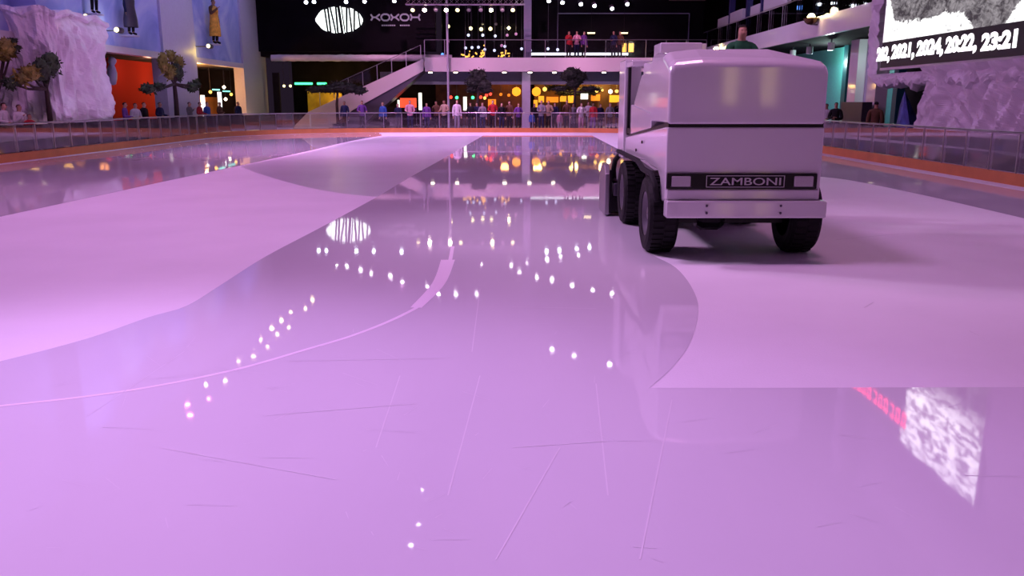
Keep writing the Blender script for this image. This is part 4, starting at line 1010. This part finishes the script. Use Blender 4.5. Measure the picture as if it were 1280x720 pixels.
def make_lamp_proto():
    r = bpy.data.objects.new('stage_spotlight', None); COL.objects.link(r); r.empty_display_size = .2
    b = MB(); b.lathe([(.06,.20),(.10,.17),(.12,-.06),(.13,-.14),(.11,-.14)], (0,0,0), 'z', 14, caps=False); part('housing', b, M['darksteel'], r, smooth=True)
    b = MB(); b.lathe([(.115,-.13),(.06,-.165),(.005,-.17)], (0,0,0), 'z', 14, caps=False); part('lens', b, M['lamp_white'], r, smooth=True)
    b = MB(); b.tube([(-.14,0,-.0),(-.14,0,.28),(.14,0,.28),(.14,0,-.0)], .012, 5); part('yoke', b, M['darksteel'], r)
    b = MB(); b.tube([(0,0,.28),(0,0,.42)], .015, 5); part('clamp', b, M['darksteel'], r)
    return r
LP = make_lamp_proto(); index_children()
lamp_used = [False]
def stage_lamp(pos, lens, label, rx_=0.0, rz_=0.0, group=None, sc=1.0, drop=None):
    o = LP if not lamp_used[0] else copy_tree(LP)
    lamp_used[0] = True; index_children()
    o.location = pos; o.rotation_euler = (rx_, 0, rz_); o.scale = (sc,)*3
    for ch in CH_OF[o.name]:
        if ch.data.name.startswith('lens'): ch.material_slots[0].link = 'OBJECT'; ch.material_slots[0].material = lens
        if ch.data.name.startswith('clamp') and drop:
            ch.scale = (1, 1, 1)
    return tag(o, label, 'spotlight', group)
for k, (px, m) in enumerate(((516,'lamp_soft_yellow'),(531,'lamp_bright'),(545,'lamp_grey'),(558,'lamp_bright'),(572,'lamp_soft_yellow'),(586,'lamp_grey'),(601,'lamp_grey'),(614,'lamp_yellow'),(628,'lamp_grey'),(641,'lamp_soft_yellow'))):
    q = at_y(px, 11, 52.8)
    stage_lamp(q, M[m], '%s spotlight on the pale truss, %s from the left' % ({'lamp_soft_yellow':'dim yellow','lamp_bright':'glaring warm','lamp_grey':'unlit grey','lamp_yellow':'bright yellow'}[m], ORD[k]), -.95, 0, 'spotlights on the pale truss', 1.1)
for k, (px, py, m) in enumerate(((383,1.5,'lamp_blue'),(393,1,'lamp_blue'),(433,1,'lamp_blue'),(456,0.5,'lamp_blue'),(493,0,'lamp_blue'),(686,0,'lamp_blue'),(703,2,'lamp_blue'),(726,4,'lamp_blue'),(743,6,'lamp_blue'),(765,9.5,'lamp_blue'),(784,4,'lamp_blue'))):
    q = at_y(px, py, 52.0)
    stage_lamp(q, M[m], ('cold white spotlight above the oval sign, %s from the left' % ORD[k]) if k < 5 else ('cold white spotlight at top right of the far facade, %s from the left' % ORD[k-5]), -1.0, 0, 'cold white spotlights at the top edge', 1.0)
# overhead lamps whose mirror images show in the wet ice
HZ = 9.0
refl = [(421,334,'w'),(434,336,'w'),(451,341,'w'),(464,344,'w'),(488,348,'w'),(503,356,'w'),(534,360,'w'),(548,371,'w'),(570,371,'w'),(596,370,'w'),(602,333,'w'),(639,334,'w'),(659,330,'w'),(684,327,'w'),(701,323,'w'),(723,321,'w'),(739,316,'w'),
 (649,343,'w'),(671,349,'w'),(690,353,'w'),(715,360,'w'),(741,366,'w'),(765,371,'w'),(777,321,'w'),(779,332,'w'),(690,440,'w'),(718,448,'w'),(762,459,'w'),
 (391,378,'y'),(382,388,'y'),(364,393,'y'),(352,403,'y'),(340,413,'y'),(361,411,'y'),(347,421,'y'),(326,427,'y'),(334,436,'y'),(317,448,'y'),(298,454,'y'),(258,484,'y'),(282,479,'y'),(261,501,'p'),(235,510,'p'),(238,524,'p'),(528,615,'w'),(523,658,'w'),(514,685,'w')]
cn_ = {}
SPOTS = {}
for (px, py, c_) in refl:
    q = mirror_z(px, py, HZ); cn_[c_] = cn_.get(c_, 0) + 1
    o = stage_lamp(q, M[{'w':'lamp_white','y':'lamp_yellow','p':'lamp_pink'}[c_]], '%s spotlight over the rink, its reflection %s of its colour in the ice' % ({'w':'white','y':'yellow','p':'pink'}[c_], ORD[(cn_[c_]-1) % 30]), 0, 0, 'spotlights over the rink', (1.1 if py < 400 else (.85 if py < 550 else .5))*random.uniform(.6, 1.1))
    SPOTS[(px, py)] = q
    # thin suspension rod of its own up to the ceiling
rd = {}
# ------------------------------------------------------------------ restaurants and small lights
PJ = [0]
def pend(px, py, Y, r, m, label, top, group):
    PJ[0] += 1; Y = Y + .09*(PJ[0] % 13)
    p = at_y(px, py, Y); t = thing('pendant_lamp', label, 'lamp', p, group)
    b = MB(); b.sphere(p, r, 2); part('globe', b, m, t, smooth=True)
    b = MB(); b.tube([p + Vector((0,0,r*.95)), (p.x, p.y, max(top, p.z+r+.05))], .015, 5); part('cord', b, M['darksteel'], t)
pend(645.5, 114.5, YB+2.2, .31, M['globe'], 'big orange globe lamp left of the blue pillar', 3.64, 'orange globe lamps')
pend(670.5, 114.5, YB+2.2, .31, M['globe'], 'big orange globe lamp right of the blue pillar', 3.64, 'orange globe lamps')
for k, (px, py, r, m) in enumerate(((681,111.5,.15,'warm_bulb'),(746,113.5,.12,'warm_bulb'),(753,113,.08,'warm_bulb'),(763,114.5,.14,'down_warm'),(771,114,.12,'warm_bulb'),(780,114,.12,'warm_bulb'))):
    pend(px, py, YB+2.6, r, M[m], 'small warm pendant lamp in right restaurant, %s from the left' % ORD[k], 3.66, 'small lamps in the right restaurant')
for k, (px, py, m, cn2) in enumerate(((563.5,121.5,'red_dot','red'),(571,122,'neon_green','green'),(591,122,'neon_green','green'),(601,121.5,'red_dot','red'),(606,122.5,'warm_bulb','yellow'),(608,119,'red_dot','red'),(626,118,'orange_panel','orange'),(613,117.5,'red_dot','red'),(636,119,'orange_panel','orange'))):
    pend(px, py, YB+2.4, .11, M[m], 'small %s lamp inside left restaurant, %s from the left' % (cn2, ORD[k]), 3.66, 'coloured lamps in the left restaurant')
def panel(xa_, ya_, xb_, yb_, Y, m, label, cat='light panel', name='illuminated_sign', stand=True, group=None):
    a = at_y(xa_, ya_, Y); c_ = at_y(xb_, yb_, Y); b = MB(); b.box(a.x, c_.x, Y, Y+.12, c_.z, a.z)
    t = thing(name, label, cat, ((a.x+c_.x)/2, Y, 0 if stand else c_.z), group)
    b0 = MB(); b0.bevbox(a.x, c_.x, Y, Y+.10, c_.z, a.z, .015, 2); part('panel', b0, M[m], t)
    if stand:
        b0 = MB(); b0.box(a.x, a.x+.05, Y+.1, Y+.15, 0, a.z); b0.box(c_.x-.05, c_.x, Y+.1, Y+.15, 0, a.z); part('stand', b0, M['darksteel'], t)
    return t
panel(500,122.5,520.5,134.5,58, 'red_sign', 'red lit sign panel under the stairs'); panel(523,116,527.5,137.5,57.9, 'white_panel', 'tall narrow white lit panel right of the red sign'); panel(496.8,125,499.4,135,57.9, 'white_panel', 'small white lit panel left of the red sign')
panel(579,121,583.5,138,57.8, 'white_panel', 'narrow white lit panel behind the crowd left of dark tree')
panel(710,119.5,717,128.5,60.5, 'yellow_panel', 'yellow lit panel just left of the right dark tree trunk')
panel(683,121,698,128,60.6, 'orange_panel', 'wide orange lit counter sign in the right restaurant'); panel(667,125,672,134,59.2, 'yellow_panel', 'small yellow lit panel beside the blue pillar'); panel(673,120,680,128,59.8, 'yellow_panel', 'tilted yellow lit panel near the right globe lamp'); panel(700,120,708,127,60.8, 'yellow_panel', 'pale yellow lit panel in the middle of right restaurant')
panel(726,117,735,124,60.0, 'white_panel', 'white lit menu board right of the dark tree trunk'); panel(762,119,784,128,60.8, 'yellow_panel', 'wide yellow lit panel nearest the white machine'); panel(739,118,750,126,60.9, 'orange_panel', 'orange lit panel right of the white menu board'); panel(610,124,620,133,60.9, 'orange_panel', 'dim orange lit panel in the left restaurant')
w = MB(); w.box(X(668,2,61.5), X(800,2,61.5), 61.4, 61.6, 0, 3.6); struct('wall_back_restaurant', w, M['brown_wall'])
w = MB(); w.box(X(545,2,61.5), X(652,2,61.5), 61.4, 61.6, 0, 3.6); struct('wall_back_dining', w, mat('dark_brown_wall', (.10,.03,.015), .6, var=.6, vscale=1.5))
# hanging greenery in the right restaurant
def leafcloud(c, sx_, sy_, sz_, n_, ls, mb):
    for k in range(n_):
        d = Vector((random.gauss(0,1), random.gauss(0,1), random.gauss(0,1))).normalized() * random.uniform(.72, 1.06)
        o = Vector((c[0]+d.x*sx_, c[1]+d.y*sy_, c[2]+d.z*sz_)); a = Vector((random.uniform(-1,1), random.uniform(-1,1), random.uniform(-.6,.6))).normalized(); b_ = a.cross(d).normalized()
        L_ = ls*random.uniform(.6, 1.3)
        mb.add([o - a*L_*.1, o + b_*L_*.35 + a*L_*.4, o + a*L_ + d*L_*.3, o - b_*L_*.35 + a*L_*.4], [(0,1,2,3)])
def pad(c, sx_, sy_, sz_, mb, n_=160, ls=.14):
    bm = bmesh.new(); bmesh.ops.create_icosphere(bm, subdivisions=3, radius=1)
    for v in bm.verts:
        k = 1 + .28*noise.noise(v.co*2.2 + Vector(c)) + .16*noise.noise(v.co*5 + Vector(c)); v.co = Vector((c[0]+v.co.x*sx_*k*.9, c[1]+v.co.y*sy_*k*.9, c[2]+v.co.z*sz_*k*.9))
    mb.frombm(bm); leafcloud(c, sx_, sy_, sz_, n_, ls, mb)
for k, (a, c_, y_) in enumerate(((686,712,110),(728,748,112),(700,742,116))):
    p = at_y(a, y_, 59.3+.65*k); q = at_y(c_, y_, 59.3+.65*k); b = MB(); n_ = int((q.x-p.x)/.35)
    for i in range(n_+1): pad((p.x+(q.x-p.x)*i/max(1,n_), p.y, p.z), .28, .25, .20, b, 50, .14)
    t = thing('hanging_plant', ('dark hanging greenery left of the tree trunk in right restaurant', 'dark hanging greenery right of the tree trunk in right restaurant', 'lower dark hanging greenery above the restaurant counter')[k], 'plant', ((p.x+q.x)/2, p.y, p.z))
    part('foliage', b, M['leaf_black'], t, fix=False); b = MB(); b.tube([((p.x+q.x)/2, p.y, p.z), ((p.x+q.x)/2, p.y, 3.64)], .02, 5); part('cord', b, M['darksteel'], t)
# upper balcony: gold garland, shop lights, led strip
for k, (a, c_, ya_, yb_, lb_) in enumerate(((575,596,64,72,'golden lit garland on the upper balcony, leftmost'), (600,606,62,72,'golden lit garland on the upper balcony behind the narrow post'), (622,640,66,72,'reddish golden garland on the upper balcony left of the dark pillar'))):
    b = MB(); p = at_y(a, yb_, YB-.3); q = at_y(c_, ya_, YB-.3)
    for i in range(16):
        c0 = Vector((p.x + random.random()*(q.x-p.x), YB-.3+random.uniform(-.1,.1), FZ + .06 + abs(random.gauss(0,.5))*(q.z-FZ))); b.sphere(c0, .055, 1)
    t = thing('garland', lb_, 'garland', ((p.x+q.x)/2, YB-.3, FZ), 'golden garlands on the balcony')
    part('bulbs', b, M['gold'], t); b = MB(); 
    for i in range(5): x = p.x + (q.x-p.x)*i/4; b.tube([(x, YB-.3, FZ), (x+.05, YB-.3, q.z)], .012, 5)
    part('stems', b, M['darksteel'], t)
for k, (a, c_) in enumerate(((776,783),(786,792))):
    panel(a, 54, c_, 65, YB+1.4, 'gold', ('golden lit sign on the upper balcony, left of two', 'golden lit sign on the upper balcony, right of two')[k], 'sign', 'lit_sign', False)
p = at_y(664, 66, YB+2.4); q = at_y(785, 69.5, YB+2.4); t = thing('counter', 'long white-lit counter on the upper floor right of the dark pillar', 'counter', ((p.x+q.x)/2, YB+2.4, FZ))
b = MB(); b.box(p.x, q.x, YB+2.3, YB+2.58, p.z-.17, p.z); part('light_strip', b, M['led'], t); b = MB(); b.box(p.x+.05, q.x-.05, YB+2.34, YB+2.58, FZ-.01, p.z-.17); part('body', b, M['black'], t)
b = MB(); a = at_y(697, 16.5, YB+2.5); c_ = at_y(860, 50, YB+2.5)
b.box(a.x, c_.x, YB+2.5, YB+2.6, a.z-.04, a.z+.02); b.box(a.x, a.x+.05, YB+2.5, YB+2.6, FZ, a.z); b.box(c_.x, c_.x+.05, YB+2.5, YB+2.6, FZ, a.z)
struct('window_1', b, M['fascia_blue'], label='thin frame of the dark upper shop window')
for k, px in enumerate((739, 780)):
    p = at_y(px, 41.3, YB+2.2); b = MB(); b.box(p.x-.25, p.x+.25, YB+2.15, YB+2.25, p.z-.04, p.z+.04); t = thing('window_lamp', ('flat yellow lamp in the upper shop window, left one', 'flat yellow lamp in the upper shop window, right one')[k], 'lamp', p, 'lamps in the upper shop window'); part('tube', b, M['lamp_soft_yellow'], t); b = MB(); b.box(p.x-.01, p.x+.01, YB+2.19, YB+2.21, p.z+.05, 12.4); part('cord', b, M['nearblack'], t)
bok = [(560,33,'y'),(588.5,35.5,'y'),(601.5,36.5,'y'),(613,36,'y'),(636,35,'Y'),(585.5,44,'b'),(603.5,44,'b'),(619,45,'b'),(634,44,'p'),(645,42.5,'p'),(582,60,'b'),(590,59.5,'b'),(598,59,'b'),(606,62,'b'),(618,63,'b'),(631,58,'b'),(652,61,'b'),(663,63,'b'),(685,61,'b'),(697,62,'b'),(603,30,'g'),(620,30,'g'),(553,68,'B'),(560,52,'p'),(627,57,'p')]
for k, (px, py, c_) in enumerate(bok):
    m, cn2 = {'y':(M['lamp_soft_yellow'],'yellow'),'Y':(M['lamp_yellow'],'bright yellow'),'b':(E('pale_blue_bulb',(.7,.75,1),1.6) if 'pbb' not in M else M['pbb'],'pale blue'),'p':(E('dim_pink_bulb',(.6,.25,.5),.8) if 'dpb' not in M else M['dpb'],'dim pink'),'g':(M['lamp_grey'],'grey'),'B':(M['neon_blue'],'blue')}[c_]
    if c_ == 'b': M['pbb'] = m
    if c_ == 'p': M['dpb'] = m
    pend(px, py, YB+3.2 if px < 668 else YB+1.2, .10 if c_ not in 'y' else .13, m, 'small %s lamp on the upper floor, %s along from the left' % (cn2, ORD[k]), 12.4, 'small lamps on the upper floor')

# ------------------------------------------------------------------ trees
def tree(base, trunk, pads, label, mats_, tr=.09):
    t = thing('topiary_tree', label, 'tree', base)
    b = MB(); n_ = len(trunk); b.tube(trunk, [tr*(1-.5*i/(n_-1)) for i in range(n_)], 8)
    for (c, s, mi) in pads:
        mid = trunk[-2] if len(trunk) > 2 else trunk[-1]; b.tube([mid, tuple((Vector(mid)+Vector(c))/2 + Vector((0,0,-.08))), c], [tr*.5, tr*.4, tr*.25], 6)
    part('trunk', b, M['bark'], t, smooth=True)
    for (c, s, mi) in pads:
        b = MB(); pad(c, s[0], s[1], s[2], b, int(260*max(.4, s[0])), .13); part('foliage', b, M[mats_[mi]], t, fix=False)
    b = MB(); b.lathe([(.24,0),(.30,.04),(.34,.40),(.30,.40),(.29,.34),(.02,.34)], base, 'z', 18); part('planter', b, M['darksteel'], t)
def tx(px, py, Xw): p = at_x(px, py, Xw); return p
def pads_px(lst, Xw=None, Yw=None):
    out = []
    for (px, py, wpx, hpx, mi) in lst:
        p = at_x(px, py, Xw) if Xw else at_y(px, py, Yw); sc = p.y/F*1.0
        out.append((tuple(p), (wpx*sc*.55 if Xw else wpx*sc, wpx*sc if Xw else wpx*sc*.6, hpx*sc), mi))
    return out
b0 = at_x(60, 126, -15.28); B0 = (b0.x, b0.y, 0)
def tz(px, py, Xw): p = at_x(px, py, Xw); return (p.x, p.y, p.z)
tree(B0, [B0, tz(61,135,-15.28), tz(58,112,-15.28), tz(57,95,-15.28)], pads_px([(63,80,15,15,0),(52,88,16,15,0),(38,92,16,10,1),(24,99,14,8,1),(12,104,9,7,0)], -15.28), 'dark topiary tree in front of the white ice pillar', ['leaf','leaf_warm'], .10)  # yellow-green pads paint in the yellow light on its left side
b1 = at_x(-6, 126, -15.9); B1 = (b1.x, b1.y, 0)
tree(B1, [B1, tz(-5,120,-15.9), tz(-3,90,-15.9)], pads_px([(8,60,14,10,1),(16,58,8,10,0),(4,70,12,6,1)], -15.9), 'dark topiary tree at the left picture edge', ['leaf','leaf_warm'], .1)
b2 = at_x(219, 126, -15.4); B2 = (b2.x, b2.y, 0)
tree(B2, [B2, tz(220,125,-15.4), tz(218,105,-15.4), tz(216,85,-15.4)], pads_px([(204,78,10,13,1),(222,90,11,11,0),(212,90,9,10,1),(224,78,9,8,1),(214,70,8,6,1),(185,111,14,6,0),(198,108,10,5,0),(240,109,12,6,0),(246,104,6,5,0)], -15.4), 'tall yellow-green topiary tree between the left doorways', ['leaf','leaf_warm'], .13)
def ty(px, py, Y): p = at_y(px, py, Y); return (p.x, p.y, p.z)
for px, lst, lb_ in ((422, [(394,112,11,4,0),(410,111,15,5,0),(432,110,17,6,0),(449,113,10,5,0),(424,107,12,5,0)], 'dark spreading topiary tree beside the far stairs'),
                     (598, [(598,95,11,9,0),(592,102,10,7,0),(605,106,10,7,0),(590,112,7,4,0),(608,113,8,4,0)], 'dark round topiary tree left of the blue pillar'),
                     (719, [(716,92,11,8,0),(709,95,8,6,0),(725,96,9,6,0),(718,103,10,7,0),(700,111,9,3,0),(738,111,11,3,0)], 'dark round topiary tree right of the blue pillar')):
    Y = 51.6; bb = (col_x(px, Y, 1), Y, 0)
    tree(bb, [bb, ty(px-1,130,Y), ty(px,115,Y), ty(px-1,100,Y)], pads_px(lst, Yw=Y), lb_, ['leaf_black'], .10)

# ------------------------------------------------------------------ ceiling, rods
cl = MB(); cl.box(-31, 31, -22, 65, 12.5, 12.8); struct('ceiling', cl, mat('dark_ceiling', (.10,.08,.12), .7, var=.2))
w = MB(); w.box(-31, 31, -22.3, -22, 0, 12.5); struct('wall_behind', w, mat('dark_rear_wall', (.22,.16,.22), .6, var=.2))
b = MB(); b.box(10.0,10.6,-21.95,-21.85,1.6,5.2); b.box(11.8,12.4,-21.95,-21.85,1.6,5.6); b.box(10.6,11.8,-21.95,-21.85,5.0,5.2); struct('unseen_lit_panels', b, E('warm_unseen_panel', (1,.75,.25), 4.5))  # unseen panels added for the yellow stripes mirrored in the tank
w = MB(); w.box(-25, WX-.4, 9.7, 10, 0, 12.5); struct('wall_left_near', w, M['mural'])

# ------------------------------------------------------------------ lights
def light(kind, name, loc, energy, color, target=None, size=1.0, size_y=None, spot=None, blend=.5):
    l = bpy.data.lights.new(name, kind); l.energy = energy; l.color = color
    o = bpy.data.objects.new(name, l); COL.objects.link(o); o.location = loc
    if kind == 'AREA':
        l.shape = 'RECTANGLE' if size_y else 'DISK'; l.size = size
        if size_y: l.size_y = size_y
    elif kind == 'SPOT': l.spot_size = math.radians(spot or 60); l.spot_blend = blend; l.shadow_soft_size = size
    else: l.shadow_soft_size = size
    if target is not None:
        d = Vector(target) - Vector(loc); o.rotation_euler = d.to_track_quat('-Z', 'Y').to_euler()
    return o
PINK = (1.0, .40, .95); VIO = (.76, .42, 1.0); LIL = (.82, .45, 1.0)
light('AREA', 'key_lamp_pink', (-9.5, 17.5, 11.8), 780, PINK, (-6, 17, 0), 2.4)
light('AREA', 'key_lamp_violet', (-2.5, 9.6, 11.8), 560, (.86, .42, 1.0), (-2.5, 4.5, 0), 2.4)
light('AREA', 'lamp_near', (3.0, 10.0, 11.8), 270, (1.0, .40, .80), (3.5, 4.5, 0), 2.0)
light('SPOT', 'near_spot', (-6.5, 9.6, 11.6), 6000, VIO, (-1.8, 2.8, 0), 1.0, spot=48, blend=1.0)
light('SPOT', 'side_lamp', (-8.5, 14.2, 9.5), 2900, (.92, .60, 1.0), (1.7, 11.2, .9), .7, spot=38, blend=.9)
for (px, py), e, c_, tgt in (((238,524), 900, PINK, (-5, 30, 0)), ((261,501), 900, PINK, (-5, 34, 0)), ((258,484), 800, LIL, (-4, 36, 0)), ((298,454), 900, VIO, (-4, 40, 0)), ((391,378), 1100, LIL, (-6, 46, 0)), ((690,440), 800, LIL, (3, 36, 0)), ((596,370), 1100, PINK, (-1, 46, 0))):
    q = SPOTS[(px, py)]
    light('SPOT', 'rink_spot', q + Vector((0,0,-.25)), e*2.5, c_, tgt, .12, spot=110, blend=.8)
# pink spots without fixtures, added to brighten the far balcony, stairs and beam
for x_, tx_, e in ((-7, -6.0, 2600), (-1, 1, 2800), (6, 7, 2800)):
    light('SPOT', 'facade_spot', (x_, 46.0, 11.0), e, (1, .38, .72), (tx_, 55, 3.9), .1, spot=50, blend=.7)
for y_ in (14, 19, 24):
    light('SPOT', 'cliff_spot', (8.0, y_+1, 11.6), 420, (.80, .46, 1.0), (12.4, y_, 1.2), .1, spot=70, blend=.8)
# wall washers on the left facade
for wy_, c_ in ((30, (.5,.42,1)), (35, (.4,.5,1)), (40, (.45,.42,1)), (45, (.4,.45,1)), (51, (.5,.4,1))):
    light('SPOT', 'wash_blue', (-13.2, wy_, 11.5), 480, c_, (-16.6, wy_, 5.0), .1, spot=95, blend=.8)
light('POINT', 'statue_glow', (WX+.5, q2.y-.3, q2.z-.3), 14, (1, .7, .1), size=.08)
light('POINT', 'statue_glow', (WX+.6, q1.y, q1.z+.1), 16, (.8, .85, 1), size=.08)
light('POINT', 'door_lamp_red', (-17.4, 44.2, 3.3), 34, (1, .45, .3), size=.15)
light('POINT', 'door_lamp_red', (-17.4, 41.2, 3.3), 22, (1, .45, .3), size=.15)
light('POINT', 'door_lamp_orange', (-18.2, wy(285), 2.6), 420, (1, .45, .12), size=.15)
light('POINT', 'column_uplight', (-16.1, wy(318)-2.0, .3), 22, (1, .65, .3), size=.1)
light('POINT', 'pillar_uplight', (-15.4, 28.0, .3), 30, (1, .7, .45), size=.1)
light('SPOT', 'pillar_spot', (-9.5, 33.5, 11.6), 650, (.8, .72, 1), (-15.5, 30.6, 2), .1, spot=32, blend=.7)
light('SPOT', 'gallery_spot', (3, 36, 11.6), 1500, (.72, .58, 1), (12.6, 44, 5.2), .1, spot=62, blend=.8)
# restaurants
light('POINT', 'restaurant_lamp', (X(675), YB+3.6, 2.9), 70, (1, .5, .1), size=.3)
light('POINT', 'restaurant_lamp', (X(725), YB+4.0, 2.9), 110, (1, .55, .12), size=.3)
light('POINT', 'restaurant_lamp', (X(765), YB+4.0, 2.9), 130, (1, .6, .15), size=.3)
light('POINT', 'restaurant_lamp', (X(630), YB+4.0, 2.9), 40, (1, .35, .08), size=.3)
light('POINT', 'mural_lamp', (X(405), 59.3, 2.2), 90, (1, .6, .1), size=.2)
# right gallery
light('POINT', 'gallery_lamp', (15.6, 42.5, 3.6), 130, (.75, 1, .95), size=.2)
light('POINT', 'gallery_lamp', (15.8, 35.5, 3.6), 90, (.75, 1, .95), size=.2)
light('POINT', 'fascia_glow', (FXR-.4, at_x(1014,22,FXR-.4).y, at_x(1014,22,FXR-.4).z+.25), 25, (1, .75, .35), size=.15)
#light('AREA', 'wash_cliff', (8.5, 24, 10.8), 500, (.85, .55, 1.0), (12.6, 24, 2), 1.0, 8)

# ------------------------------------------------------------------ world and view
wd = bpy.data.worlds.new('world'); scene.world = wd; wd.use_nodes = True
bg = wd.node_tree.nodes['Background']; bg.inputs[0].default_value = (.5, .3, .6, 1); bg.inputs[1].default_value = .03
vs_ = scene.view_settings; vs_.view_transform = 'Standard'; vs_.look = 'None'; vs_.gamma = 1; vs_.exposure = 0.0; vs_.use_curve_mapping = False
scene.cycles.use_denoising = True
scene.cycles.max_bounces = 8; scene.cycles.transparent_max_bounces = 24; scene.cycles.sample_clamp_indirect = 4.0
scene.cycles.caustics_reflective = False; scene.cycles.caustics_refractive = False
